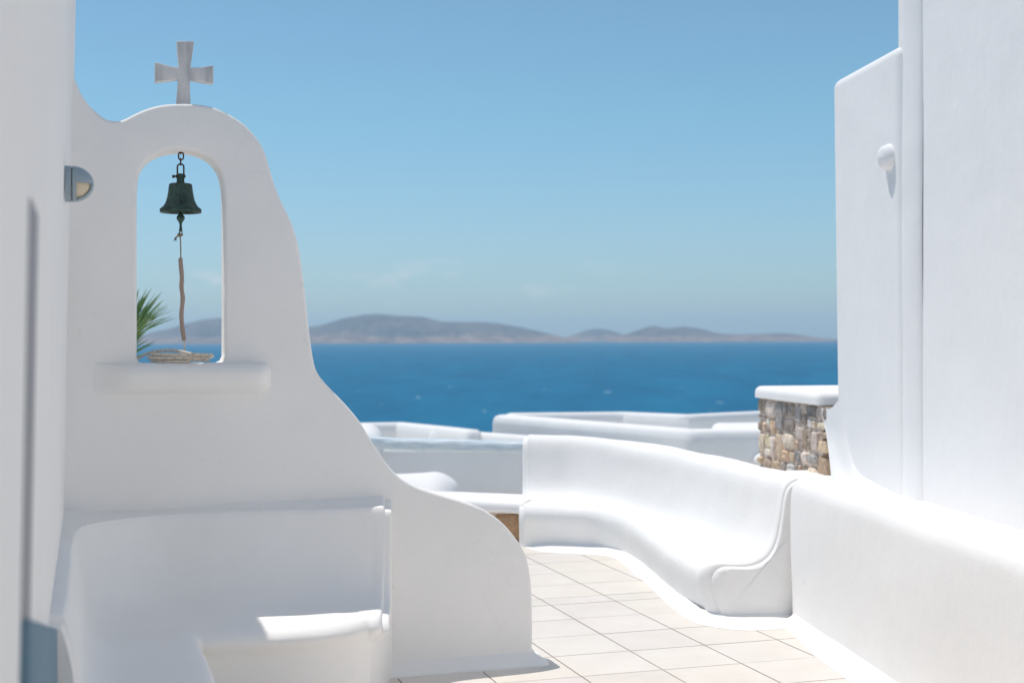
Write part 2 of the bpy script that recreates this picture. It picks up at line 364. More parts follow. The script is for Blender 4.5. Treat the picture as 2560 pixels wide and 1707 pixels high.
bump(t, b, noise(t, mapping(t, pos, (0.0022, 0.0015, 0.004)), 1.0, 7, 0.7).outputs[0], 1.0, 220.0)
m_sea, t, b = M('deep blue sea'); pos = nd(t, 'ShaderNodeNewGeometry').outputs['Position']
sw = noise(t, mapping(t, pos, (0.016, 0.0035, 1)), 1.0, 6, 0.7)
c = ramp(t, sw.outputs[0], [(0.28, (0.0004, 0.105, 0.215)), (0.5, (0.001, 0.142, 0.275)), (0.72, (0.003, 0.18, 0.325))]).outputs[0]
wc = noise(t, mapping(t, pos, (0.10, 0.022, 1)), 1.0, 2, 0.5)
wm = ramp(t, wc.outputs[0], [(0.715, (0, 0, 0)), (0.74, (1, 1, 1))]).outputs[0]
c = mix(t, wm, c, (0.25, 0.40, 0.50))
t.links.new(c, b.inputs['Base Color']); b.inputs['Roughness'].default_value = 0.55; b.inputs['Specular IOR Level'].default_value = 0.12
bump(t, b, noise(t, mapping(t, pos, (0.05, 0.12, 1)), 1.0, 5, 0.6).outputs[0], 0.4, 2.0)
m_roof, t, b = M('cream roof screed'); b.inputs['Base Color'].default_value = (0.80, 0.77, 0.71, 1); b.inputs['Roughness'].default_value = 0.9

# ------------------------------------------------------------------ setting: sea, islands, hillside
SEA_Z = -40.0; SEA_R = 30000.0
V = [(0, 0, SEA_Z)]; F = []
rings = [60, 300, 1000, 3000, 8000, 15000, SEA_R]; ns = 96
for r in rings:
    for j in range(ns): V.append((r * math.cos(2 * math.pi * j / ns), r * math.sin(2 * math.pi * j / ns), SEA_Z))
for j in range(ns): F.append((0, 1 + j, 1 + (j + 1) % ns))
for i in range(len(rings) - 1):
    for j in range(ns):
        a, b_ = 1 + i * ns + j, 1 + i * ns + (j + 1) % ns; F.append((a, b_, b_ + ns, a + ns))
tag(mesh('sea', V, F, m_sea, smooth=False), 'deep blue sea reaching to the horizon', 'sea', kind='structure')

# hillside below the terrace
V = []; F = []; nx, ny = 60, 60
for i in range(ny):
    y = -60 + (i / (ny - 1)) ** 1.5 * 560
    for j in range(nx):
        x = -400 + 800 * j / (nx - 1)
        z = -0.45 if y < 12.5 else -0.45 - min(3.0, (y - 12.5) * 0.8) - 0.13 * max(0, y - 16)
        if y < 12.5 and abs(x) > 16: z -= 0.15 * (abs(x) - 16) * 0.3
        z += wob(x, y, 0, 0.11, 0.8) * (1 if y > 18 else 0)
        V.append((x, y, max(z, SEA_Z - 4)))
for i in range(ny - 1):
    for j in range(nx - 1): a = i * nx + j; F.append((a, a + 1, a + nx + 1, a + nx))
tag(mesh('hillside', V, F, m_hill), 'dry hillside falling away under the terrace towards the sea', 'hillside', kind='structure')

def island(name, prof, dist, depth, label):
    k = 10; pr = cr([(x * 1.0884, y * 1.0884) for x, y in prof], k); rows = []
    r2 = random.Random(len(prof))
    ph = [r2.uniform(0, 6) for _ in range(8)]
    for i, (px, py) in enumerate(pr):
        top = P(px, py, dist); H = max(top.z - SEA_Z, 1.0); row = []
        for v in range(21):
            u = v / 20 * 2 - 1
            g = 1 - abs(u) ** 1.5
            ridg = 1 - 0.22 * (1 - g) * abs(math.sin(i * 0.21 + ph[0] + u * 2) + 0.6 * math.sin(i * 0.53 + ph[1] - u * 5)) if g < 0.99 else 1
            row.append((top.x * (1 + u * depth / dist), dist + u * depth, SEA_Z - 6 + (H + 6) * g * ridg))
        rows.append(row)
    o = sheet(name, rows, m_island, sharp=None); tag(o, label, 'island', kind='structure'); return o
island('island', [(180, 781), (250, 778), (320, 772), (350, 763), (385, 755), (440, 740), (480, 732), (520, 731), (560, 738), (620, 750), (680, 755), (715, 750), (740, 746), (790, 731), (835, 723), (870, 721), (905, 724), (940, 726), (970, 728), (1010, 737), (1045, 739), (1080, 739), (1130, 741), (1170, 747), (1200, 752), (1260, 766), (1300, 776), (1330, 782)], 15000, 1500, 'long brown island ridge on the horizon left of centre')
island('island', [(1280, 780), (1320, 768), (1345, 759), (1370, 755), (1400, 758), (1425, 766), (1460, 776), (1500, 781)], 18000, 1100, 'small low hill on the horizon between the two ridges')
island('island', [(1395, 780), (1430, 770), (1460, 760), (1498, 748), (1530, 753), (1570, 750), (1610, 755), (1650, 765), (1700, 768), (1760, 766), (1810, 766), (1850, 771), (1890, 776), (1930, 779)], 15500, 1200, 'low island ridge tapering out on the horizon at right')

# ------------------------------------------------------------------ terrace floor: real tiles on a grout bed
def mc(p): q = Vector((p.x, p.y, 0)) - W0; return q.dot(U), -q.dot(N)
TS = 0.4185
m_ref = mc(G(1835.7, 1648.4))[0]
n_hits = [mc(G(*q))[1] for q in ((1332, 1418), (1332, 1440.5), (1332, 1468), (1332, 1498), (1332, 1515), (1332, 1552.5), (1332, 1592.7), (1332, 1636.6), (1433.9, 1678.4), (1929.5, 1696.6))]
rowsn = [n_hits[2], n_hits[3], n_hits[4]]
bounds = []
v = n_hits[3]                      # going away: whole tiles
while v > -6.5: bounds.append(v); v -= TS
bounds = bounds[::-1]
v = n_hits[4]
while v < 9.5: bounds.append(v); v += TS
mcols = [m_ref + TS * k for k in range(-14, 9)]
bm = bmesh.new(); lay = bm.loops.layers.color.new('tint')
gap = 0.0045
for i in range(len(bounds) - 1):
    for j in range(len(mcols) - 1):
        n0, n1_ = bounds[i] + gap * .8, bounds[i + 1] - gap * .8; m0, m1 = mcols[j] + gap, mcols[j + 1] - gap
        z = 0.0 + rng.uniform(-.0006, .0006)
        top = [bm.verts.new(MN(a, c_, z)) for a, c_ in ((m0, n0), (m1, n0), (m1, n1_), (m0, n1_))]
        low_ = [bm.verts.new((q.co.x, q.co.y, -0.012)) for q in top]
        k = rng.uniform(0.975, 1.0); tint = (k, k * rng.uniform(.995, 1.0), k * rng.uniform(.985, 1.0), 1)
        fs = [bm.faces.new(top)] + [bm.faces.new((top[a], low_[a], low_[(a + 1) % 4], top[(a + 1) % 4])) for a in range(4)]
        for f in fs:
            for l in f.loops: l[lay] = tint
g = [bm.verts.new(MN(a, c_, -0.006)) for a, c_ in ((mcols[0], bounds[0]), (mcols[-1], bounds[0]), (mcols[-1], bounds[-1]), (mcols[0], bounds[-1]))]
gl = [bm.verts.new((q.co.x, q.co.y, -0.6)) for q in g]
f = bm.faces.new(g); f.material_index = 1
for a in range(4):
    f = bm.faces.new((g[a], gl[a], gl[(a + 1) % 4], g[(a + 1) % 4])); f.material_index = 1
tag(bmobj('terrace_floor', bm, [m_tile, m_grout], smooth=False), 'cream square tiles with grey joints', 'floor', kind='structure')

# ------------------------------------------------------------------ bell wall
WT = 0.18
def plate(name, outer, holes, thick, bev, mat, parent, org, depth_c, k=6):
    """outline in wall (m, z) -> solid rounded plate standing in the wall plane; centre at depth_c behind the face"""
    cu = bpy.data.curves.new(name, 'CURVE'); cu.dimensions = '2D'; cu.fill_mode = 'BOTH'
    cu.extrude = thick / 2 - bev; cu.bevel_depth = bev; cu.bevel_resolution = 4; cu.offset = -bev
    for pts in [outer] + holes:
        sp = cu.splines.new('POLY'); sp.points.add(len(pts) - 1); sp.use_cyclic_u = True
        for i, (x, y) in enumerate(pts): sp.points[i].co = (x, y, 0, 1)
    tmp = bpy.data.objects.new('tmp', cu); COL.objects.link(tmp)
    bpy.context.view_layer.update()
    me = bpy.data.meshes.new_from_object(tmp.evaluated_get(bpy.context.evaluated_depsgraph_get()))
    bpy.data.objects.remove(tmp)
    mt = Matrix.Identity(4)
    zc = U.cross(Vector((0, 0, 1)))
    for r_ in range(3): mt[r_][0] = U[r_]; mt[r_][1] = (0, 0, 1)[r_]; mt[r_][2] = zc[r_]
    o0 = W0 + N * depth_c; mt[0][3], mt[1][3], mt[2][3] = o0
    me.transform(mt); me.materials.clear(); me.materials.append(mat)
    bm = bmesh.new(); bm.from_mesh(me); bmesh.ops.remove_doubles(bm, verts=bm.verts, dist=0.0004); bmesh.ops.recalc_face_normals(bm, faces=bm.faces); bm.to_mesh(me); bm.free()
    for p in me.polygons: p.use_smooth = True
    me.set_sharp_from_angle(angle=R(35)); me.name = name
    o = bpy.data.objects.new(name, me); COL.objects.link(o)
    if parent: attach(o, parent)
    return o
prof_px = [(176, 150), (183, 184), (191, 207), (207, 241), (230, 270), (260, 295), (283, 302), (306, 300), (337, 285), (367, 272), (406, 262), (452, 259), (497, 261), (536, 269), (570, 284), (605, 306), (631, 331), (650, 356), (666, 390), (685, 455), (700, 494), (727, 551), (735, 572), (746, 610), (756, 671), (763, 724), (771, 797), (779, 866), (790, 921), (811, 954), (865, 1011), (900, 1053), (925, 1094), (967, 1157), (997, 1190), (1036, 1214), (1090, 1233), (1138, 1247), (1174, 1259), (1213, 1275), (1255, 1305), (1285, 1338), (1309, 1373), (1321, 1406), (1327, 1440), (1331, 1483), (1333, 1580), (1331, 1640)]
pr = [WP(*q) for q in prof_px]; pr = [tuple(q) for q in cr(pr, 4)]
outer = [(-0.6, pr[0][1] + 0.9)] + [(-0.14, pr[0][1] + 0.55)] + pr + [(pr[-1][0], -0.05), (-0.6, -0.05)]
arch_px = [(562, 880), (562, 700), (562, 560), (560.5, 490), (556, 447), (545, 420), (524, 396), (490, 380), (451, 374), (412, 379), (383, 391), (362, 409), (349, 434), (344, 463), (342, 520), (342, 700), (342, 880)]
ar = [tuple(q) for q in cr([WP(*q) for q in arch_px], 5)]
zs_ = WP(450, 908)[1]
ar = ar + [(ar[-1][0], zs_ + 0.03), (ar[-1][0] + .01, zs_ + 0.008), (ar[-1][0] + .03, zs_), (ar[0][0] - .03, zs_), (ar[0][0] - .01, zs_ + .008), (ar[0][0], zs_ + .03)]
bw = empty('bell_wall', MN(0.9, -0.09, 0), 'white curved bell wall pierced by a tall arched opening', 'wall')
plate('wall', outer, [ar], WT, 0.018, m_wall, bw, None, WT / 2)
# rounded sill shelf under the opening
mL, mR = WP(238, 940)[0], WP(676, 940)[0]; z1 = zs_ + 0.004; z0 = WP(450, 976)[1] - 0.002
rows = []
sec = [(.01, z0 - .016), (-.02, z0 - .008), (-.05, z0 + .004), (-.078, z0 + .028), (-.092, (z0 + z1) / 2 + .005), (-.088, z1 - .035), (-.07, z1 - .012), (-.04, z1 - .001), (0.0, z1), (.06, z1 - .003)]
nst = 40
for i in range(nst + 1):
    t_ = i / nst; m_ = mL + (mR - mL) * t_
    eR = min(1, (1 - t_) / 0.10); eL = min(1, t_ / 0.20)
    sc_ = math.sqrt(max(0, 1 - (1 - eR) ** 2)) * (eL * eL * (3 - 2 * eL))
    zm = (z0 + z1) / 2
    rows.append([MN(m_, 0.0 - (o if o < 0 else o) * (sc_ if o < 0 else 1), zm + (z - zm) * ((0.60 + 0.40 * sc_) if t_ > .5 else 1)) for o, z in sec])
sheet('sill', rows, m_wall, bw, wave=0.004)
# cove of plaster along the foot of the wall
def cove(name, inner, outer_, h, mat, parent, k=6, z0=0.003):
    I = cr(inner, k); O = cr(outer_, k); rows = []
    for a, c_ in zip(I, O):
        a, c_ = Vector((a[0], a[1], 0)), Vector((c_[0], c_[1], 0)); rr = []
        for q in range(9):
            u_ = q / 8; zz_ = z0 + h * (1 - u_) ** 2.2 + (0.012 * (1 - u_ ** 6) - 0.0)
            rr.append(a.lerp(c_, u_) + Vector((0, 0, zz_)))
        rr.append(c_ + Vector((0, 0, -0.01))); rows.append(rr)
    return sheet(name, rows, mat, parent, wave=0.002)
mE = pr[-1][0]
ci = [MN(-.1, -.01), MN(.8, -.01), MN(1.6, -.01), MN(mE - .03, -.01), MN(mE - .015, -.03), MN(mE - .01, -.10), MN(mE - .03, -WT + .02), MN(mE - .4, -WT + .01)]
co = [MN(-.1, .085), MN(.8, .09), MN(1.6, .08), MN(mE - .0, .085), MN(mE + .075, .03), MN(mE + .08, -.08), MN(mE + .05, -WT - .05), MN(mE - .4, -WT - .07)]
cove('skirting', ci, co, 0.05, m_wall, bw)

# ------------------------------------------------------------------ marble cross
cx_px = [(442, 103.5), (444, 102.6), (484, 103), (485.8, 104.5), (476.6, 169.4), (500, 168.5), (532, 163.8), (533.8, 165), (534, 206), (532, 208.5), (505, 204), (474.8, 197.8), (475.5, 230), (477.5, 262), (440.4, 262), (443.5, 230), (446.3, 197.5), (425, 200), (389, 204.4), (387.2, 203), (387.4, 158), (390.5, 155.6), (425, 165), (447.4, 169.2), (445, 140)]
plate('marble_cross', [WP(x, y, 0.06) for x, y in cx_px][::-1], [], 0.055, 0.005, m_marble, None, None, 0.09)
tag(bpy.data.objects['marble_cross'], 'grey veined marble cross with flared arms standing on the bell wall', 'cross')

# ------------------------------------------------------------------ bell, chain, rope (hang in the middle of the wall)
BK = 0.09
def BP(px, py, back=BK, dm=0.0):
    m_, z_ = WP(px, py, back); return W0 + (m_ + dm) * U + back * N + Vector((0, 0, z_))
PXM = (BP(552, 500) - BP(452, 500)).length / 100      # metres per photo pixel here
ch = empty('hanging_chain', BP(451.5, 388), 'short rusted chain and shackle holding the bell from the arch', 'chain')
def link(c0, c1, wpx, rpx, turned, name='link', mat=m_rust, par=ch):
    a, b2 = BP(*c0), BP(*c1); ax = (a - b2); h = ax.length / 2; ax.normalize(); mid = (a + b2) / 2
    sd_ = N if turned else U; w_ = wpx * PXM / 2; pts = []
    for q in range(24):
        an = 2 * math.pi * q / 24
        x = math.cos(an) * w_; y = math.sin(an) * w_ + (h - w_) * (1 if math.sin(an) >= 0 else -1)
        pts.append(mid + sd_ * x + ax * y)
    tube(pts, rpx * PXM, mat, name, par, seg=10, closed=True)
link((452, 368), (452, 386), 11, 1.6, True)
link((452.5, 381), (452.5, 400), 12, 1.9, False)
link((451.5, 396), (451.5, 413), 9, 1.7, True)
# shackle: an upright U with a bolt through its ends
pts = []
sxl, sxr, sy0, sy1 = 443.5, 459.5, 418, 441
for q in range(13):
    an = math.pi * q / 12; pts.append(BP(451.5 - 8 * math.cos(an), sy0 + 0 - 8 * math.sin(an) * 0.95))
pts = [BP(443.5, sy1), BP(443.5, 430)] + pts + [BP(459.5, 430), BP(459.5, sy1)]
tube(pts, 2.1 * PXM, m_rust, 'shackle', ch, seg=10)
for xx in (443.5, 459.5):
    lathe([(0, -4 * PXM), (4 * PXM, -4 * PXM), (4.4 * PXM, 0), (4 * PXM, 4 * PXM), (0, 4 * PXM)], BP(xx, 441), m_rust, 'shackle_eye', ch, seg=16, axis=U)
tube([BP(433, 441), BP(464, 441)], 2.2 * PXM, m_rust, 'bolt', ch, seg=10)
lathe([(0, -3 * PXM), (4 * PXM, -3 * PXM), (4 * PXM, 3 * PXM), (0, 3 * PXM)], BP(433.5, 441.5), m_rust, 'bolt_head', ch, seg=6, axis=U)
# bell
bl = empty('bell', BP(451.5, 531), 'small green weathered bronze bell hanging in the arch', 'bell')
def BZ(py): return BP(451.5, py).z
base_b = Vector((BP(451.5, 500).x, BP(451.5, 500).y, 0))
pp = [(0, 436), (6, 434.5), (9, 436), (9.6, 440), (9.6, 452), (10.2, 457.5), (13, 458.6), (24, 459.3), (27.6, 460.6), (28.8, 463), (29.4, 468), (30.8, 480), (33.4, 494), (36.2, 504), (39.6, 511), (43.5, 516.5), (48, 520.5), (51, 524), (51.8, 528), (51.9, 531), (50.5, 532), (46, 530), (40, 520), (33, 500), (27, 475), (20, 466), (0, 464)]
lathe([(r_ * PXM, BZ(y_)) for r_, y_ in pp], base_b, m_bronze, 'bell_body', bl, seg=64)
for q, (r_, y_) in enumerate(((37.2, 507), (51.2, 523))):
    ring = [base_b + Vector((math.cos(a_) * r_ * PXM, math.sin(a_) * r_ * PXM, BZ(y_))) for a_ in [2 * math.pi * i / 48 for i in range(48)]]
    tube(ring, 0.75 * PXM, m_bronze, 'rib', bl, seg=8, closed=True)
cb = [(0, 480), (2.5, 481), (3, 500), (3.2, 528), (3.4, 532), (5.5, 536), (9.5, 541), (10.4, 545), (9.6, 549), (6, 554), (3.8, 558), (3, 562), (3.4, 570), (4.4, 576), (3.6, 579), (0, 580)]
lathe([(r_ * PXM, BZ(y_)) for r_, y_ in cb], base_b, m_bronze, 'clapper', bl, seg=24)
tube([BP(451.8 + 3.6 * math.cos(a_), 581 + 4.5 * math.sin(a_)) for a_ in [2 * math.pi * i / 16 for i in range(16)]], 1.2 * PXM, m_bronze, 'clapper_eye', bl, seg=8, closed=True)
# rope: cord, knot with frayed end, wound grip, coil on the sill
rp = empty('bell_rope', BP(455, 905), 'bell rope with twine wound grip and cream coil resting on the sill', 'rope')
def q3(x, y): return BP(320 + x / 2.7036, 360 + y / 2.7036)
tube([q3(352, 604), q3(354, 640), q3(356, 700), q3(357, 776)], 1.7 * PXM, m_cord, 'cord', rp, seg=8, k=5)
kn = [BP(449 + 5 * math.cos(a_) + 2 * math.cos(2 * a_), 587.5 + 3.2 * math.sin(a_), BK + 0.006 * math.sin(3 * a_)) for a_ in [2 * math.pi * i / 14 for i in range(15)]]
kn += [BP(444, 590), BP(440.5, 594), BP(438.5, 598)]
tube(kn, 2.0 * PXM, m_cord, 'knot', rp, seg=8, k=3)
V = []; F = []
for i in range(16):
    a0 = BP(440 + rng.uniform(-2, 2), 593 + rng.uniform(-1, 1), BK + rng.uniform(-.004, .004)); b0 = BP(437 + rng.uniform(-5, 4.5), 603 + rng.uniform(-3, 2.5), BK + rng.uniform(-.01, .01))
    k0 = len(V); wv_ = U * 0.0009; mid_ = a0.lerp(b0, .5) + U * rng.uniform(-.003, .003)
    V += [a0 - wv_, a0 + wv_, mid_ - wv_, mid_ + wv_, b0 - wv_ * .3, b0 + wv_ * .3]; F += [(k0, k0 + 1, k0 + 3, k0 + 2), (k0 + 2, k0 + 3, k0 + 5, k0 + 4)]
mesh('frayed_end', V, F, m_cord, rp)
gp = [(355, 770), (356, 800), (359, 840), (363, 880), (364, 920), (361, 960), (365, 1000), (370, 1035), (368, 1075), (363, 1120), (361, 1160), (363, 1200), (367, 1240), (373, 1280), (379, 1318), (381, 1326)]
gpath = [Vector(v) for v in cr([q3(*v) for v in gp], 14)]
def gr_(t_, L, an):
    e = min(1, t_ / .012, (1 - t_) / .012)
    return (5.1 * PXM) * (0.6 + 0.4 * e) * (1 + 0.16 * abs(math.sin(L * math.pi / 0.0085 + an / 2)) - .05 * math.sin(L * 90))
tube(gpath, 0, m_grip, 'wound_grip', rp, seg=14, radf=gr_)
tube([q3(380, 1318), q3(381, 1350), q3(382, 1400), q3(383, 1430)], 2.0 * PXM, m_rope, 'cord', rp, seg=8, k=4)
# coil
cc = WP(452, 900, 0.03); cm = cc[0]; RR = 3.6 * PXM; pts = []
cr2 = random.Random(3); turns = 4; nper = 14
offs = [(cr2.uniform(-.016, .016), cr2.uniform(-.014, .014), cr2.uniform(.84, 1.03), cr2.uniform(-.3, .3)) for _ in range(turns + 1)]; zph = [(cr2.uniform(0, 6.28), cr2.uniform(.002, .0065)) for _ in range(turns + 1)]
for i in range(turns * nper + 1):
    tn = i / nper; k0 = int(min(tn, turns - 1e-6)); fr = tn - k0
    o0, o1 = offs[k0], offs[min(k0 + 1, turns)]
    ox, oy, sc_, sk = [o0[q] * (1 - fr) + o1[q] * fr for q in range(4)]
    an = 2 * math.pi * tn + 1.2
    mm = cm + ox + math.cos(an) * 0.142 * sc_; nn = -0.035 + oy + math.sin(an + sk) * 0.088 * sc_
    zz_ = zs_ + RR + 0.002 + 0.0090 * tn + (zph[k0][1] * (1 - fr) + zph[min(k0 + 1, turns)][1] * fr) * math.sin(an + zph[k0][0] * (1 - fr) + zph[min(k0 + 1, turns)][0] * fr) * min(1, tn)
    pts.append(MN(mm, nn, zz_))
tube(pts, RR, m_rope, 'coil', rp, seg=12, k=5)
tail = [pts[-1], MN(cm - .02, -.12, zs_ + .058), MN(cm - .09, -.12, zs_ + .057), MN(cm - .145, -.11, zs_ + .045), MN(cm - .185, -.095, zs_ + .024), MN(cm - .205, -.085, zs_ + .014)]
tube(tail, RR, m_rope, 'rope_tail', rp, seg=12, k=6)

# ------------------------------------------------------------------ bench lofts
def bench(name, st, secf, mat, parent, k=6, wave=0.004, Rend=(.05, .05), base_in=0.0):
    rows = []
    arr = cr([(f_[0], f_[1], t_[0], t_[1], th) for f_, t_, th in st], k)
    for fx, fy, tx, ty, th in arr:
        f_, t_ = Vector((fx, fy, 0)), Vector((tx, ty, 0)); d_ = t_ - f_; W_ = d_.length; d_.normalize()
        s_ = cr(secf(W_, th), 4)
        rows.append([f_ + d_ * o + Vector((0, 0, z)) for o, z in s_])
    def capped(r0, r1, first):
        a = Vector(r0[len(r0) // 2]); dirn = sum(((Vector(p_) - Vector(q_)) for p_, q_ in zip(r0, r1)), Vector()) / len(r0); dirn.normalize()
        cen = sum((Vector(p_) for p_ in r0), Vector()) / len(r0); outp = []
        for sc_, push in ((1.0, 0.0), (0.985, 0.022), (0.965, 0.035), (0.93, 0.042)):
            outp.append([cen + (Vector(p_) - cen) * sc_ + dirn * push for p_ in r0])
        return outp[::-1] if first else outp
    def rounded(r0, r1, first):
        dirn = sum(((Vector(p_) - Vector(q_)) for p_, q_ in zip(r0, r1)), Vector()) / len(r0); dirn.z = 0; dirn.normalize()
        fx, bk_ = Vector(r0[0]), Vector(r0[-1]); dd_ = bk_ - fx; dd_.z = 0; W_ = dd_.length; dd_.normalize(); dirn = (dirn - dd_ * dirn.dot(dd_)).normalized()
        RR_ = Rend[0 if first else 1]; outp = []
        zc_ = sum(v_[2] for v_ in r0) / len(r0)
        for i_ in range(0, 9):
            a_ = math.pi / 2 * i_ / 8; push = RR_ * math.sin(a_); ins = RR_ * (1 - math.cos(a_)); row = []
            for v_ in r0:
                v_ = Vector(v_); o_ = (v_ - fx).dot(dd_); k_ = max(0.0, 1 - max(o_, 0) / (W_ * .75))
                lowk = max(0.0, min(1.0, (.37 - v_.z) / .07)) * (1 if o_ < W_ * .9 else 0) * base_in * i_ / 8
                row.append(v_ + dd_ * ins * k_ + dirn * (push - lowk) + Vector((0, 0, -.02 * (i_ / 8) ** 4)))
            outp.append(row)
        last = outp[-1]; ins_ = []
        for i_ in range(len(last)):
            t_ = (last[min(i_ + 1, len(last) - 1)] - last[max(i_ - 1, 0)]).normalized(); n_ = dirn.cross(t_).normalized()
            if n_.dot(Vector((0, 0, 1)) - dd_) < 0: n_ = -n_
            if i_ < 8 or i_ > len(last) - 10: n_ = (-dd_ if i_ < 8 else dd_)
            ins_.append(-n_)
        frk = [max(0.0, min(1.0, (.335 - v_.z) / .06)) * (1 if (v_ - fx).dot(dd_) < W_ * .5 else 0) for v_ in last]
        outp += [[v_ + n_ * q1_ + dd_ * f_ * q3_ + dirn * q2_ for v_, n_, f_ in zip(last, ins_, frk)] for q1_, q2_, q3_ in ((.001, .008, .004), (.003, .018, .014), (.006, .026, .032), (.010, .031, .058))]
        return outp[::-1] if first else outp
    rows = rounded(rows[0], rows[1], True)[:-1] + rows + rounded(rows[-1], rows[-2], False)[1:]
    return sheet(name, rows, mat, parent, cap0=True, cap1=True, wave=wave, sharp=60)
# left L-shaped bench in front of the bell wall
def secL(W_, th):
    return [(0.05, -.02), (.035, .15), (.03, .27), (.02, .325), (-.005, .355), (-.012, .385), (.02, .415), (.09, .425), (W_ * .45, .42), (W_ * .68, .43), (W_ * .82, .475), (W_ * .90, .56), (W_ - .035, .68), (W_ - .012, .78), (W_, .81), (W_ + .015, .818), (W_ + th * .5, .822), (W_ + th, .822), (W_ + th, .4), (W_ + th, -.02)]
stL = [((1.12, .75), (1.27, .125), .15), ((1.02, .81), (1.12, .12), .15), ((.85, .84), (.9, .115), .15), ((.62, .82), (.62, .11), .15), ((.47, .80), (.33, .105), .2), ((.43, .79), (.13, .17), .3), ((.415, .81), (0.0, .30), .32), ((.41, .90), (-.045, .45), .25), ((.41, 1.15), (-.06, .8), .15), ((.41, 1.6), (-.065, 1.5), .12), ((.41, 2.28), (-.07, 2.28), .10)]
stLw = [(MN(*a), MN(*b2), th) for a, b2, th in stL]
lb = empty('corner_bench', MN(.4, .8, 0), 'white built-in corner bench in shade below the bell wall', 'bench')
bench('seat_and_back', [(a, b2, th) for a, b2, th in stLw], secL, m_wall, lb, k=7, wave=0.005, Rend=(.05, .03), base_in=0.09)
# right bench
def secR(W_, th):
    return [(0, -.02), (0, .05), (-.025, .14), (-.042, .21), (-.042, .262), (-.015, .303), (.04, .324), (W_ * .36, .322), (W_ * .58, .338), (W_ * .75, .385), (W_ * .86, .47), (W_ * .93, .60), (W_ - .008, .735), (W_ + .03, .79), (W_ + .09, .81), (W_ + .15, .812), (W_ + .21, .79), (W_ + .24, .74), (W_ + .25, .5), (W_ + .25, -.4)]
Fp = [(1316, 1368), (1360, 1369), (1430, 1372), (1500, 1377), (1555, 1391), (1600, 1419), (1648, 1462), (1696, 1500), (1738, 1533), (1768, 1549)]
Tp = [(1326, 1097), (1375, 1098), (1440, 1100), (1530, 1108), (1620, 1122), (1700, 1139), (1765, 1154), (1840, 1175), (1905, 1197), (1958, 1213)]
stR = [(G(*f_), G(*t_, 0.79), .25) for f_, t_ in zip(Fp[:8], Tp[:8])] + [(Vector((1.045, 8.08, 0)), Vector((1.45, 8.10, 0)), .25), (Vector((1.075, 7.90, 0)), Vector((1.50, 7.92, 0)), .25), (Vector((1.10, 7.78, 0)), Vector((1.54, 7.79, 0)), .25)]
rb = empty('curved_bench', G(1600, 1450), 'sunlit white curved bench with high back bending across the terrace', 'bench')
bench('seat_and_back', stR, secR, m_bench, rb, k=7, wave=0.006, Rend=(.03, .07))
Fi = [(1309, 1354), (1360, 1367), (1430, 1371), (1500, 1377), (1555, 1391), (1600, 1419), (1648, 1462), (1696, 1500), (1740, 1534), (1770, 1549), (1860, 1552), (1975, 1551)]
Oo = [(1297, 1362), (1345, 1378), (1430, 1385), (1510, 1389), (1546, 1401), (1579, 1428), (1625, 1468), (1668, 1508), (1705, 1537), (1755, 1562), (1860, 1576), (1985, 1570)]
cove('skirting', [G(*q) + Vector((0.0, 0.03, 0)) for q in Fi], [G(*q) for q in Oo], 0.035, m_bench, rb)

# ------------------------------------------------------------------ near right parapet
pw = empty('parapet_wall', G(2000, 1580), 'low white parapet with rounded top running towards the viewer at right', 'parapet')
rows = []
for d_ in [7.95, 7.8, 7.7, 7.645, 7.64] + [float(q) for q in np.linspace(7.6, 3.0, 42)]:
    xi = 1.573 + 0.099 * (7.58 - d_)
    s_ = cr([(0, -.02), (0, .2), (-.004, .5), (0, .70), (.008, .755), (.03, .79), (.07, .812), (.12, .817), (.17, .808), (.205, .78), (.22, .73), (.225, .5), (.225, -.2)], 3)
    u_ = min(1, max(0, (7.95 - d_) / .9)); u_ = u_ * u_ * (3 - 2 * u_); in_ = .05 if d_ > 7.642 else 0.0; wd_ = .20 - in_ if d_ > 7.642 else .22; wd_ = (in_ + wd_) * 0 + (.13 + .09 * u_)
    rows.append([Vector((xi + in_ + o / .22 * (wd_ - in_), d_ + o * .1, z - .004 * (1 - u_))) for o, z in s_])
sheet('wall', rows, m_wall, pw, cap0=True, cap1=True, wave=0.006)
inn, outt = [], []
for d_ in (7.62, 7.3, 6.9, 6.4, 5.8, 5.0, 4.0, 3.0):
    xi = 1.573 + 0.099 * (7.58 - d_); inn.append((xi + .01, d_)); wd = 0.13 if d_ < 7.2 else 0.09
    outt.append((xi - wd, d_ - .01))
cove('skirting', inn, outt, 0.05, m_wall, pw)

# ------------------------------------------------------------------ raised white ledge behind the parapet, right building
def BX(d_): return 3.371 - 0.105 * d_      # building face plane
rl = rbox('planted_ledge', [(1.75, 7.3), (2.0, 4.0), (BX(4) + .3, 4.0), (BX(10.3) + .3, 10.3), (2.05, 10.3), (1.75, 8.4)], -.3, 0.60, m_wall, None, bev=0.03)
rl.name = 'raised_ledge'; tag(rl, 'sunlit white ledge between the right parapet and the tall wall', 'ledge')
bd = empty('building', (BX(9) + 1, 8, 0), 'tall white building with stepped side wall filling the right edge', 'building')
dF, dN, dP = 9.80, 8.66, 8.28
zt = 3.45
rbox('low_wing', [(BX(dF) , dF), (BX(dN - .1), dN - .1), (6.0, dN - .1), (6.0, dF)], -.3, zt, m_build, bd, bev=0.075, seg=6, lean=(-.035, 0, 0))
rbox('tall_wing', [(BX(dN) - .0, dN), (BX(dP) - .0, dP), (BX(2.0) + .03, 2.0), (7.0, 2.0), (7.0, dN)], -.35, 6.2, m_build, bd, bev=0.02)
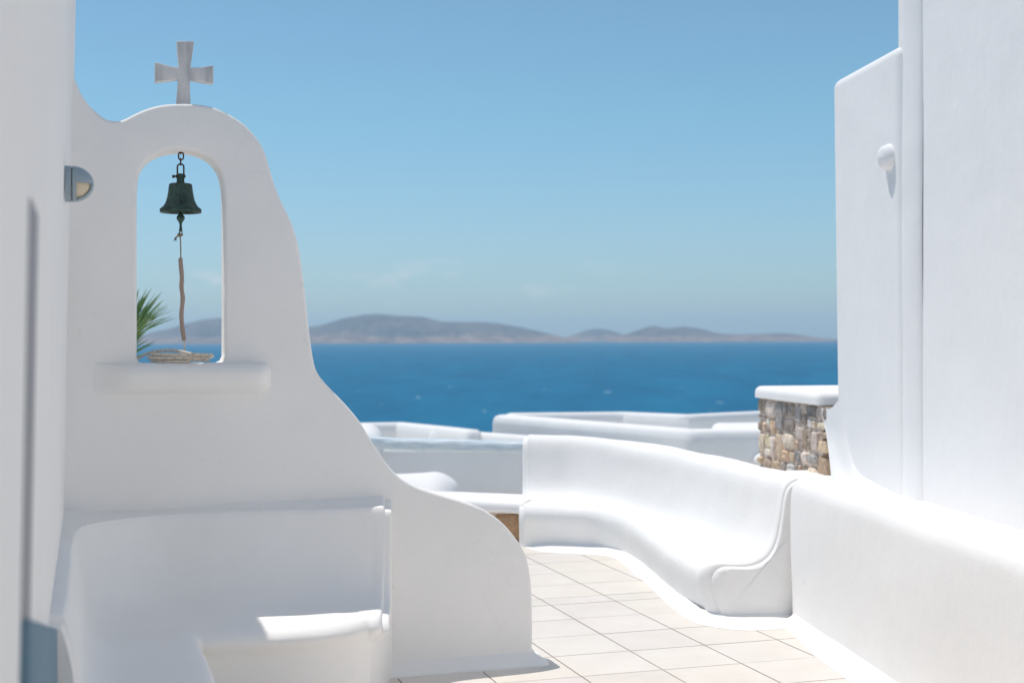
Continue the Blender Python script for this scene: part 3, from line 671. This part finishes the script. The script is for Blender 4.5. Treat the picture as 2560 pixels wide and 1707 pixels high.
# the rounded upright edge between the two wings
rows = []
for z in np.linspace(-.3, 6.2, 90):
    lean_ = -.006 * (z + .3) / 6.5; w0, w1 = 8.56, 8.27
    r_ = []
    for q in range(15):
        an = math.pi * q / 14
        dd = (w0 + w1) / 2 + (w0 - w1) / 2 * math.cos(an)
        r_.append(Vector((BX(dd) + .004 - 0.036 * math.sin(an) ** .9 + lean_ + 0.006 * math.sin(z * 2.1) , dd + .01 * math.sin(z * 1.3), z)))
    rows.append(r_)
sheet('pilaster', rows, m_build, bd, wave=0.003)
# spout stub
so = P(2282, 388, 8.7); ax = Vector((-.93, -.36, -.10)).normalized()
so = so + Vector((-.045, .06, 0)); rr_ = .086
lathe([(rr_, -.1), (rr_, .05), (rr_ * .98, .110), (rr_ * .86, .145), (rr_ * .55, .166), (rr_ * .02, .173)], so, m_build, 'spout', bd, seg=32, axis=ax)
# sloping plaster buttress at the foot of the wing
rows = []
for px, py, px2, py2 in ((2050, 1018, 2112, 985), (2064, 1060, 2119, 1060), (2072, 1110, 2130, 1125), (2078, 1160, 2148, 1176), (2085, 1210, 2190, 1205), (2100, 1240, 2275, 1247)):
    a = P(px, py, 10.0 - (py - 1018) / 400); r2_ = ray(px2, py2); t_ = 3.371 / (r2_.x + .105); b2 = Vector((r2_.x * t_, t_, EYE + r2_.z * t_))
    mid_ = a.lerp(b2, .5) + Vector((-.01, -.02, -.05))
    back = b2 + Vector((.15, .1, 0))
    q_ = cr([a + Vector((.25, .5, 0)), a + Vector((.02, .06, 0)), a, mid_, b2, back], 5)
    rows.append([Vector(v) for v in q_])
cols_ = [cr([rows[i][j] for i in range(len(rows))], 5) for j in range(len(rows[0]))]
rows = [[c_[i] for c_ in cols_] for i in range(len(cols_[0]))]
sheet('buttress', rows, m_build, bd, wave=0.002)

# ------------------------------------------------------------------ stone pier with white cap
def stones(bm, lay, org, ux, uy, nrm, w_, h_, cells, cols, seed, depth=0.05):
    rs = random.Random(seed)
    def split(x0, y0, x1, y1, lvl):
        W_, H_ = x1 - x0, y1 - y0
        lim = rs.uniform(.55, 1.6)
        if W_ > cells[0] * lim and (W_ / cells[0] >= H_ / cells[1]) and lvl < 9:
            c_ = x0 + W_ * rs.uniform(.35, .65); j = rs.uniform(-.02, .02); return split(x0, y0, c_, y1, lvl + 1) + split(c_, y0, x1, y1, lvl + 1)
        if H_ > cells[1] * lim and lvl < 9:
            c_ = y0 + H_ * rs.uniform(.35, .65); return split(x0, y0, x1, c_, lvl + 1) + split(x0, c_, x1, y1, lvl + 1)
        return [(x0, y0, x1, y1)]
    for x0, y0, x1, y1 in split(0, 0, w_, h_, 0):
        g_ = rs.uniform(.006, .013); cx_, cy_ = (x0 + x1) / 2, (y0 + y1) / 2; a_, b_ = (x1 - x0) / 2 - g_, (y1 - y0) / 2 - g_
        if a_ < .008 or b_ < .008: continue
        dp = depth * rs.uniform(.4, .9); tint = rs.choice(cols); k = rs.uniform(.75, 1.2); tint = (tint[0] * k, tint[1] * k, tint[2] * k, 1)
        nseg = 16; rotp = rs.uniform(-.15, .15); jit = [1 + rs.uniform(-.13, .10) for _ in range(nseg)]; ex = rs.uniform(.35, .6)
        ringv = []
        for (sc_, dz) in ((1.0, -.03), (1.0, dp * .45), (.93, dp * .85), (.75, dp * 1.0 + rs.uniform(-.004, .006)), (.4, dp + rs.uniform(-.006, .008))):
            rv = []
            for q in range(nseg):
                an = 2 * math.pi * q / nseg + rotp; c_, s_ = math.cos(an), math.sin(an)
                X = math.copysign(abs(c_) ** ex, c_) * a_ * sc_ * jit[q]; Y = math.copysign(abs(s_) ** ex, s_) * b_ * sc_ * jit[(q + 3) % nseg]
                rv.append(bm.verts.new(org + ux * (cx_ + X) + uy * (cy_ + Y) + nrm * (dz + rs.uniform(-.003, .003))))
            ringv.append(rv)
        fs = []
        for i in range(4):
            for q in range(nseg): fs.append(bm.faces.new((ringv[i][q], ringv[i][(q + 1) % nseg], ringv[i + 1][(q + 1) % nseg], ringv[i + 1][q])))
        fs.append(bm.faces.new(ringv[-1]))
        for f in fs:
            for l in f.loops: l[lay] = tint
greys = [(.92, .85, .77), (.98, .92, .85), (.78, .73, .70), (.95, .86, .76), (1.0, .96, .91), (.90, .79, .68), (.80, .78, .77), (.93, .84, .72), (.92, .83, .75), (.85, .80, .76)]
pA = G(1899, 994, 1.10); pB = G(2058, 1014, 1.10); pA.z = pB.z = 0
pier = empty('stone_pier', pA, 'rough fieldstone pier with thick white cap beside the tall building', 'pier')
ux = (pB - pA); wl = ux.length; ux.normalize(); nm = Vector((-ux.y, ux.x, 0)); nm = -nm if nm.y > 0 and nm.x > 0 else nm
nm = Vector((ux.y, -ux.x, 0)); 
if nm.x > 0: nm = -nm
pC, pD = pB + Vector((1.6, .25, 0)), pA + Vector((1.9, .2, 0))
rbox('pier_core', [pA + ux * .01, pB - ux * .0, pC, pD], -.6, 1.10, m_mortar, pier, bev=0.0)
bm = bmesh.new(); lay = bm.loops.layers.color.new('tint')
stones(bm, lay, Vector((pA.x, pA.y, .3)), ux, Vector((0, 0, 1)), nm, wl + .12, .80, (.20, .16), greys, 13, depth=.034)
bx = (pD - pA).normalized(); bn = Vector((-bx.y, bx.x, 0))
stones(bm, lay, Vector((pA.x, pA.y, .3)), bx, Vector((0, 0, 1)), bn, 1.2, .82, (.2, .13), greys, 8)
bmobj('stonework', bm, m_stone, pier, sharp=60)
e1, e2 = -nm, ux
cp = [pA + nm * .045 - ux * .03, pB + nm * .055 + ux * .02, pC + Vector((0, -.1, 0)), pD + Vector((0, .1, 0)) - ux * .0]
rbox('cap', [(q.x, q.y) for q in cp], 1.105, 1.20, m_far, pier, bev=0.055, seg=6)

# ------------------------------------------------------------------ low cap ledge and stones left of the bench
LE = [G(960, 1262, .26), G(1060, 1267, .26), G(1180, 1272, .26), G(1312, 1278, .26), G(1345, 1279, .26)]
le = empty('low_wall', (LE[1].x, LE[1].y, 0), 'low wall of brown stones under a bright white top, left end of the curved bench', 'low wall')
dd = (LE[3] - LE[0]); dd.z = 0; dd.normalize(); bk = Vector((-dd.y, dd.x, 0))
A_ = LE[0] - dd * 1.2; A_.z = 0; B_ = LE[3] - dd * .01; B_.z = 0
rows = []
for s_ in [float(q) for q in np.linspace(0, (B_ - A_).length, 30)]:
    o_ = A_ + dd * s_
    q_ = cr([(.06, .235), (-.01, .238), (-.03, .262), (-.02, .315), (.03, .33), (.12, .336), (.3, .336), (.44, .334), (.50, .32), (.52, .25), (.52, -.5)], 4)
    rows.append([o_ + bk * a + Vector((0, 0, z)) for a, z in q_])
sheet('cap', rows, m_far, le, cap0=True, cap1=True, wave=0.006)
rbox('core', [A_ + bk * .05, B_ + bk * .05, B_ + bk * .45, A_ + bk * .45], -.3, .24, m_mortar, le, bev=0)
bm = bmesh.new(); lay = bm.loops.layers.color.new('tint')
tans = [(.98, .80, .58), (.95, .78, .60), (.88, .74, .58)]
stones(bm, lay, Vector((A_.x, A_.y, .0)) + bk * .05, dd, Vector((0, 0, 1)), -bk, (B_ - A_).length - .27, .235, (.42, .26), tans, 2, depth=.06)
stones(bm, lay, Vector((B_.x, B_.y, .0)) - dd * .27 + bk * .05, dd, Vector((0, 0, 1)), -bk, .26, .235, (.5, .5), [(.98, .80, .62)], 4, depth=.07)
bmobj('stonework', bm, m_stone, le, sharp=60)

# ------------------------------------------------------------------ weathered blue beam
dB = 12.0
rows = []
bx0, bx1 = P(780, 1110, dB + .5), P(1400, 1128, dB)
for i in range(50):
    t_ = i / 49; px = 780 + t_ * 640
    yt = 1090 + 4 * (px - 925) / 400 + 12 * max(0, min(1, (px - 925) / 395)); 
    yt = np.interp(px, [780, 925, 1000, 1050, 1150, 1320, 1420], [1086, 1091, 1097, 1097.5, 1099.5, 1106, 1110])
    yb = np.interp(px, [780, 945, 1050, 1200, 1320, 1420], [1116, 1124, 1128, 1131, 1134.5, 1138])
    d_ = dB + .35 * (1 - t_); a, c_ = P(px, yt, d_ + .03), P(px, yb, d_)
    h_ = a.z - c_.z; cz = (a.z + c_.z) / 2; row = []
    for q in range(16):
        an = 2 * math.pi * q / 16; cs, sn = math.cos(an), math.sin(an)
        row.append(Vector((a.x, d_ + .09 + .09 * math.copysign(abs(cs) ** .55, cs) + .004 * math.sin(i * .9 + q), cz + h_ / 2 * math.copysign(abs(sn) ** .55, sn) + .003 * math.sin(i * 1.3 + q * 2))))
    rows.append(row)
o = sheet('timber_beam', rows, m_bluewood, None, cap0=True, cap1=True, closed=True, sharp=50)
tag(o, 'weathered pale blue painted timber beam spanning behind the low wall', 'beam')

# ------------------------------------------------------------------ lower houses beyond: shaded wall, roofs with parapets
def strip_wall(name, pts, z_top, z_bot, th, mat, parent, rad=.12, closed=False):
    """parapet of thickness th swept along plan points with a rounded top"""
    P2 = [Vector((p_[0], p_[1], 0)) for p_ in pts]; n = len(P2); rows = []
    sec = cr([(-.5, 0), (-.5, .80), (-.48, .93), (-.38, .985), (-.2, 1.0), (0, 1.0), (.2, 1.0), (.38, .985), (.48, .93), (.5, .80), (.5, 0)], 3)
    dens = []
    for i in range(n - 1):
        for j in range(10): dens.append(P2[i].lerp(P2[i + 1], j / 10))
    dens.append(P2[-1])
    for i, p_ in enumerate(dens):
        a = dens[max(i - 1, 0)]; b2 = dens[min(i + 1, len(dens) - 1)]; t_ = (b2 - a).normalized(); nn = Vector((-t_.y, t_.x, 0))
        row = []
        for s_, h_ in sec:
            z = z_bot + (z_top - z_bot - 0.3) * min(1, h_ / .8) if h_ <= .8 else z_top - .3 + .3 * (h_ - .8) / .2
            row.append(p_ + nn * s_ * th + Vector((0, 0, z)))
        rows.append(row)
    def capr(r0, dr):
        cen = sum(r0, Vector()) / len(r0); ex = []
        zt_ = z_top
        for sc_, pu in ((.93, .10), (.75, .17), (.45, .21)):
            ex.append([Vector((cen.x + (q.x - cen.x) * sc_, cen.y + (q.y - cen.y) * sc_, q.z - (1 - sc_) * .25 * (1 if q.z > z_bot + .3 else 0))) + dr * pu * th * 2 for q in r0])
        return ex
    d0 = (dens[0] - dens[1]).normalized(); d1 = (dens[-1] - dens[-2]).normalized()
    rows = capr(rows[0], d0)[::-1] + rows + capr(rows[-1], d1)
    return sheet(name, rows, mat, parent, cap0=True, cap1=True, sharp=60)
# long roof at right of centre
zR = 0.30
hA = empty('roof_terrace', G(1500, 1040, zR), 'wide white roof terrace with rounded parapets beyond the curved bench', 'house')
q0, q1, q2 = G(1262, 1036, zR), G(1735, 1073, zR), G(1960, 1074, zR)
q2 = Vector((5.2, q1.y + .1, 0)); q3_, q4, q5 = G(1560, 1031, zR), G(1718, 1037.5, zR), G(1899, 1029, zR)
q6 = Vector((q5.x + 1.5, q5.y + .8, 0))
strip_wall('near_parapet', [q0, q1], zR, -3.5, .42, m_far, hA)
strip_wall('side_parapet', [q1 + Vector((0, .05, 0)), q2], zR, -3.5, .42, m_far, hA)
strip_wall('far_parapet', [q0 + Vector((.1, .25, 0)), q3_, q4, q5, q6], zR + .01, -3.5, .28, m_far, hA)
rbox('raised_block', [(q4.x + .15, q1.y + 1.9), (q4.x + .05, q1.y + .15), (6.5, q1.y + .15), (6.5, q1.y + 2.2)], -1, zR - .02, m_far, hA, bev=.12)
mesh('roof_slab', [(q0.x, q0.y, -.12), (q1.x, q1.y, -.12), (q2.x + 2, q2.y, -.12), (q6.x, q6.y, -.12), (q5.x, q5.y, -.12), (q4.x, q4.y, -.12), (q3_.x, q3_.y, -.12)], [tuple(range(7))], m_roof, hA, smooth=False)
lathe([(.11, -.2), (.11, .12), (.10, .19), (.06, .24), (.002, .25)], P(1904, 1152, q1.y - .25), m_far, 'spout', hA, seg=24, axis=(-.1, -1, .1))
# low roofs at left of centre
zL = 0.20
hB = empty('roof_terrace', G(1070, 1060, zL), 'white angular roof parapets peeping over the blue beam', 'house')
b0, b1, b2_, b3 = G(900, 1057, zL), G(1001, 1055.5, zL), G(1120, 1067, zL), G(1182, 1074, zL)
strip_wall('far_parapet', [b0 + Vector((-1.5, 0, 0)), b0, b1, b2_, b3], zL, -3, .3, m_far, hB)
c0, c1, c2 = G(1095, 1073, zL - .05), G(1200, 1080, zL - .05), G(1420, 1096, zL - .05)
strip_wall('near_parapet', [c0, c1, c2], zL - .05, -3, .3, m_far, hB)
mesh('roof_slab', [(b0.x - 1.5, b0.y - .1, -.32), (b0.x - 1.5, c2.y - 1, -.32), (c2.x, c2.y, -.32), (c1.x, c1.y, -.32), (b3.x, b3.y, -.32), (b1.x, b1.y, -.32)], [tuple(range(6))], m_roof, hB, smooth=False)
kb = rbox('rounded_block', [tuple(P(700, 1060, 17.9).xy), tuple(P(700, 1060, 16.0).xy), tuple(P(958, 1060, 16.0).xy), tuple(P(962, 1060, 17.9).xy)], -2, P(900, 1056, 17.9).z, m_far, None, bev=.24, seg=8)
tag(kb, 'small white block with a rounded corner at the left end of the beam', 'block'); kb.name = 'masonry_block'
o = rbox('bounce_terrace', [(-8, 11.6), (7, 11.6), (7, 15.9), (-8, 15.9)], -2.6, -.42, m_roof, None, bev=.02)  # hidden slab added to bounce sunlight up the shaded wall
tag(o, 'pale unseen terrace added to bounce light onto the shaded house wall', 'terrace', kind='structure')
o = rbox('bounce_terrace', [(1.2, 16.7), (8, 16.7), (8, 19.6), (1.2, 19.6)], -3.0, -.6, m_roof, None, bev=.02)  # second hidden slab, added as bounce for the shaded side parapet
tag(o, 'pale lower terrace in front of the large roof', 'terrace', kind='structure')
# shaded house wall under the beam, with a white rounded bench arm in front
hw = rbox('house_wall', [tuple(P(560, 1150, 16.4).xy), tuple(P(1500, 1150, 16.0).xy), tuple((P(1500, 1150, 16.0) + Vector((0, .5, 0))).xy), tuple((P(560, 1150, 16.4) + Vector((0, .5, 0))).xy)], -3.2, P(1100, 1122, 16.1).z, m_far, None, bev=.05)
tag(hw, 'blue grey shaded house wall seen under the timber beam', 'house wall')
rows = []
for px, yt in ((700, 1208), (800, 1203), (900, 1196), (985, 1189), (1060, 1185.5), (1075, 1184), (1088, 1183), (1105, 1186), (1120, 1192), (1133, 1200), (1142, 1208), (1146, 1216)):
    a = P(px, yt, 15.2); r_ = []
    e_ = 1.0 if px < 1088 else max(.05, math.sqrt(max(0, 1 - ((px - 1088) / 60) ** 2)))
    for q in cr([(-.75, -1.2), (-.72, -.5), (-.60, -.28), (-.40, -.13), (-.2, -.04), (0, 0), (.2, -.01), (.4, -.3)], 3): r_.append(Vector((a.x, 15.2 + q[0] * e_ - .1, a.z + q[1])))
    rows.append(r_)
o = sheet('garden_seat', rows, m_far, None, cap0=True, cap1=True); o.name = 'rounded_ledge'
tag(o, 'white rounded ledge in sun against the shaded house wall', 'ledge')

# ------------------------------------------------------------------ left building with painted groove shade, lamp, slate board for the shaded gap
def LW(n, z): return -0.128 + 0.022 * z       # m coordinate of the wall face
lbld = empty('house_wall', MN(-.3, 3, 0), 'very close blurred white house wall along the left edge', 'house wall')
def face_sheet(name, n0, n1, z0, z1, off, mat=m_wall, thick=.5):
    rows = []
    for z in [float(q) for q in np.linspace(z0, z1, 30)]:
        r_ = [MN(LW(0, z) + off - thick, n0, z)]
        for n_ in np.linspace(n0, n1, 16): r_.append(MN(LW(n_, z) + off, n_, z))
        r_.append(MN(LW(0, z) + off - thick, n1, z)); rows.append(r_)
    return sheet(name, rows, mat, lbld, cap0=True, cap1=True, sharp=40)
gz = 1.82
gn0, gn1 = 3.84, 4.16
face_sheet('wall', -.6, gn0, -.3, 3.36, 0)
face_sheet('wall', gn1, 5.6, -.3, 3.36, 0.0)
face_sheet('groove_shade', gn0 + .002, gn1 - .002, -.3, gz, .003, mat=m_groove)  # flush strip, not a recess: the groove's shade is put into its colour
face_sheet('lintel', gn0, gn1, gz, 3.36, 0.0)
rows = []
o = rbox('gap_shade_board', [tuple(MN(LW(0, 1) + .018, 2.36).xy), tuple(MN(LW(0, 1) + .018, 4.16).xy), tuple(MN(LW(0, 1) - .02, 4.16).xy), tuple(MN(LW(0, 1) - .02, 2.36).xy)], -.0, 1, m_slate, None, bev=0.004, z1s=[.79, 1.17, 1.17, .79])  # solid board with the shade of a wall gap painted into it
tag(o, 'slate blue board standing in for a shaded gap against the left wall past the corner bench', 'board')
# bulkhead lamp on the left wall
lz = P(165, 460, 4.75); qv = lz - W0; ln = -Vector((qv.x, qv.y, 0)).dot(N); lzz = lz.z
lo = MN(LW(0, lzz) + .002, ln, lzz)
lp = empty('wall_lamp', lo, 'blue grey half round bulkhead lamp mounted on the left wall', 'lamp')
pm = 4.75 / 3400; rl_ = 45 * pm; hl = 52 * pm; b0_ = 17 * pm
lathe([(0, 0), (rl_ * 1.0, 0), (rl_ * 1.01, b0_ - 2.0 * pm), (rl_ * .9, b0_ - 1.2 * pm)], lo, m_lampbody, 'base', lp, seg=48, axis=U)
lathe([(rl_ * .93, b0_ - 3 * pm), (rl_ * .93, b0_ + 2 * pm)], lo, m_lampgap, 'gasket', lp, seg=48, axis=U)
def dome(name, mat, sc_, keep, thick=0):
    V = []; F = []; ns, nr = 48, 16; idx = {}
    for i in range(nr + 1):
        ph_ = math.pi / 2 * i / nr; r_ = rl_ * math.cos(ph_) * sc_; h_ = b0_ + .5 * pm + hl * math.sin(ph_) * sc_
        for j in range(ns):
            a_ = 2 * math.pi * j / ns; V.append(lo + U * h_ + Vector((0, 0, 1)) * r_ * math.cos(a_) + N * r_ * math.sin(a_))
    for i in range(nr):
        for j in range(ns):
            a_ = 2 * math.pi * (j + .5) / ns; ph_ = math.pi / 2 * (i + .5) / nr
            if keep(a_, ph_): F.append((i * ns + j, i * ns + (j + 1) % ns, (i + 1) * ns + (j + 1) % ns, (i + 1) * ns + j))
    o = mesh(name, V, F, mat, lp)
    if thick:
        md = o.modifiers.new('t', 'SOLIDIFY'); md.thickness = thick; md.offset = -1
    return o
def hood(a_, ph_):
    up_ = math.cos(a_) * math.cos(ph_) > -0.0
    collar = math.sin(ph_) < .17
    rim = abs(math.sin(a_)) * math.cos(ph_) < .42
    return up_ or collar or rim
dome('hood', m_lampbody, 1.0, hood, .005)
dome('lens', m_lens, .90, lambda a_, p_: True)

# ------------------------------------------------------------------ unseen house front, added to bounce sunlight into the shade
bounce_house = empty('house', (0, -5.5, 0), 'unseen white house front added behind the viewer to bounce light', 'house')
rbox('wall', [(-7, -5.2), (7, -5.2), (7, -9), (-7, -9)], -.5, 5.0, m_build, bounce_house, bev=.12)
rbox('door', [(-.5, -5.17), (.5, -5.17), (.5, -5.25), (-.5, -5.25)], 0, 2.1, m_slate, bounce_house, bev=.01)
rbox('wall', [(3.5, -5.3), (3.5, 2.1), (7, 2.1), (7, -5.3)], -.5, 4.0, m_build, bounce_house, bev=.1)

# ------------------------------------------------------------------ palm seen through the arch
pc = P(262, 935, 10.8); 
palm = empty('palm_tree', (pc.x, pc.y, -2.2), 'green palm with pointed leaflets seen through the arch', 'palm')
tube([Vector((pc.x, pc.y, -2.2)), Vector((pc.x + .05, pc.y, -1)), Vector((pc.x, pc.y, pc.z - .1))], .14, m_bark, 'trunk', palm, seg=14, k=8, radf=lambda t_, L, an: .15 * (1 - .2 * t_) * (1 + .08 * math.sin(L * 60)))
def frond(org, az, el, length, droop, nl, seed, ll=.42):
    rs = random.Random(seed); V = []; F = []; hd = Vector((math.cos(az), math.sin(az), 0)); side = Vector((-hd.y, hd.x, 0))
    pts = []
    for i in range(25):
        t_ = i / 24; e_ = el - droop * t_ ** 1.6
        pts.append((pts[-1] if pts else org) + (hd * math.cos(e_) + Vector((0, 0, math.sin(e_)))) * length / 24)
    for i in range(24):
        k = len(V); w_ = .012 * (1 - i / 26)
        V.extend([pts[i] - side * w_, pts[i] + Vector((0, 0, w_)), pts[i] + side * w_, pts[i + 1] - side * w_ * .95, pts[i + 1] + Vector((0, 0, w_)), pts[i + 1] + side * w_ * .95])
        F.extend([(k, k + 1, k + 4, k + 3), (k + 1, k + 2, k + 5, k + 4)])
    for i in range(nl):
        t_ = .18 + .82 * i / nl; f_ = t_ * 23.99; b_ = pts[int(f_)].lerp(pts[int(f_) + 1], f_ % 1); tn = (pts[int(f_) + 1] - pts[int(f_)]).normalized(); up = side.cross(tn)
        for sg in (-1, 1):
            L = ll * (math.sin(math.pi * min(1, .25 + t_ * .7)) * .8 + .25) * rs.uniform(.8, 1.15)
            dr = (tn * rs.uniform(.75, 1.05) + side * sg * rs.uniform(.45, .75) + up * rs.uniform(-.05, .35)).normalized()
            w_ = rs.uniform(.013, .021); wd = dr.cross(up).normalized() * w_; k = len(V)
            sag = Vector((0, 0, -rs.uniform(.0, .14) * L))
            V.extend([b_ - wd * .5, b_ + wd * .5, b_ + dr * L * .4 - wd, b_ + dr * L * .4 + wd, b_ + dr * L * .75 - wd * .7 + sag * .5, b_ + dr * L * .75 + wd * .7 + sag * .5, b_ + dr * L + sag])
            F.extend([(k, k + 1, k + 3, k + 2), (k + 2, k + 3, k + 5, k + 4), (k + 4, k + 5, k + 6)])
    return mesh('frond', V, F, m_leaf, palm, smooth=False)
tp = P(352, 812, 10.8)
def fan_leaf(cen_px, d_, a0, a1, nb, lpx, seed, spread=14):
    rs = random.Random(seed); V = []; F = []
    sc_ = d_ / FOC
    for i in range(nb):
        t_ = (i + .5) / nb; an = R(a0 + (a1 - a0) * t_ + rs.uniform(-4, 4)); L = lpx * rs.uniform(.72, 1.05) * sc_ * (1 - .25 * abs(t_ - .45))
        b_ = P(cen_px[0] + rs.uniform(-spread, spread), cen_px[1] + rs.uniform(-spread, spread) * .8, d_ + rs.uniform(-.1, .1))
        dr = Vector((math.cos(an), rs.uniform(-.35, .35), math.sin(an))).normalized(); wv_ = Vector((-dr.z, rs.uniform(-.4, .4), dr.x)).normalized() * rs.uniform(1.5, 2.7) * sc_
        sag = Vector((.05 * math.cos(an), 0, -.10)) * L * rs.uniform(.2, 1.1); k = len(V)
        V.extend([b_ - wv_ * .6, b_ + wv_ * .6, b_ + dr * L * .45 - wv_, b_ + dr * L * .45 + wv_, b_ + dr * L * .75 - wv_ * .6 + sag * .4, b_ + dr * L * .75 + wv_ * .6 + sag * .4, b_ + dr * L + sag])
        F.extend([(k, k + 1, k + 3, k + 2), (k + 2, k + 3, k + 5, k + 4), (k + 4, k + 5, k + 6)])
    fo = mesh('frond', V, F, m_leaf, palm, smooth=False)
    tube([pc, pc.lerp(P(*cen_px, d_), .5) + Vector((0, 0, .06)), P(*cen_px, d_)], .012, m_leaf, 'leaf_stem', palm, seg=6, k=4)
fan_leaf((318, 846), 10.8, 32, 84, 46, 150, 3)
fan_leaf((300, 900), 10.9, 20, 60, 12, 110, 5, 8)
for i in range(13):
    frond(pc, R(120 + i * 13), R(rng.uniform(10, 55)), rng.uniform(.7, .95), R(rng.uniform(60, 100)), 30, 20 + i, .34)

# ------------------------------------------------------------------ haze
HB = 32000
def boxmesh(name, x0, y0, z0, x1, y1, z1, mat):
    v = [(x, y, z) for x in (x0, x1) for y in (y0, y1) for z in (z0, z1)]
    return mesh(name, v, [(0, 1, 3, 2), (4, 6, 7, 5), (0, 4, 5, 1), (2, 3, 7, 6), (0, 2, 6, 4), (1, 5, 7, 3)], mat, smooth=False)
m_haze = bpy.data.materials.new('haze'); m_haze.use_nodes = True; t = m_haze.node_tree; t.nodes.clear()
ou = t.nodes.new('ShaderNodeOutputMaterial'); pv = t.nodes.new('ShaderNodeVolumePrincipled')
pv.inputs['Color'].default_value = (0.80, 0.93, 1.0, 1); pv.inputs['Density'].default_value = 0.00005; pv.inputs['Anisotropy'].default_value = 0.2
t.links.new(pv.outputs[0], ou.inputs['Volume'])
tag(boxmesh('haze', -HB, -HB, SEA_Z - 7, HB, HB, 450, m_haze), 'thin pale sea haze in the distance', 'haze', kind='stuff')
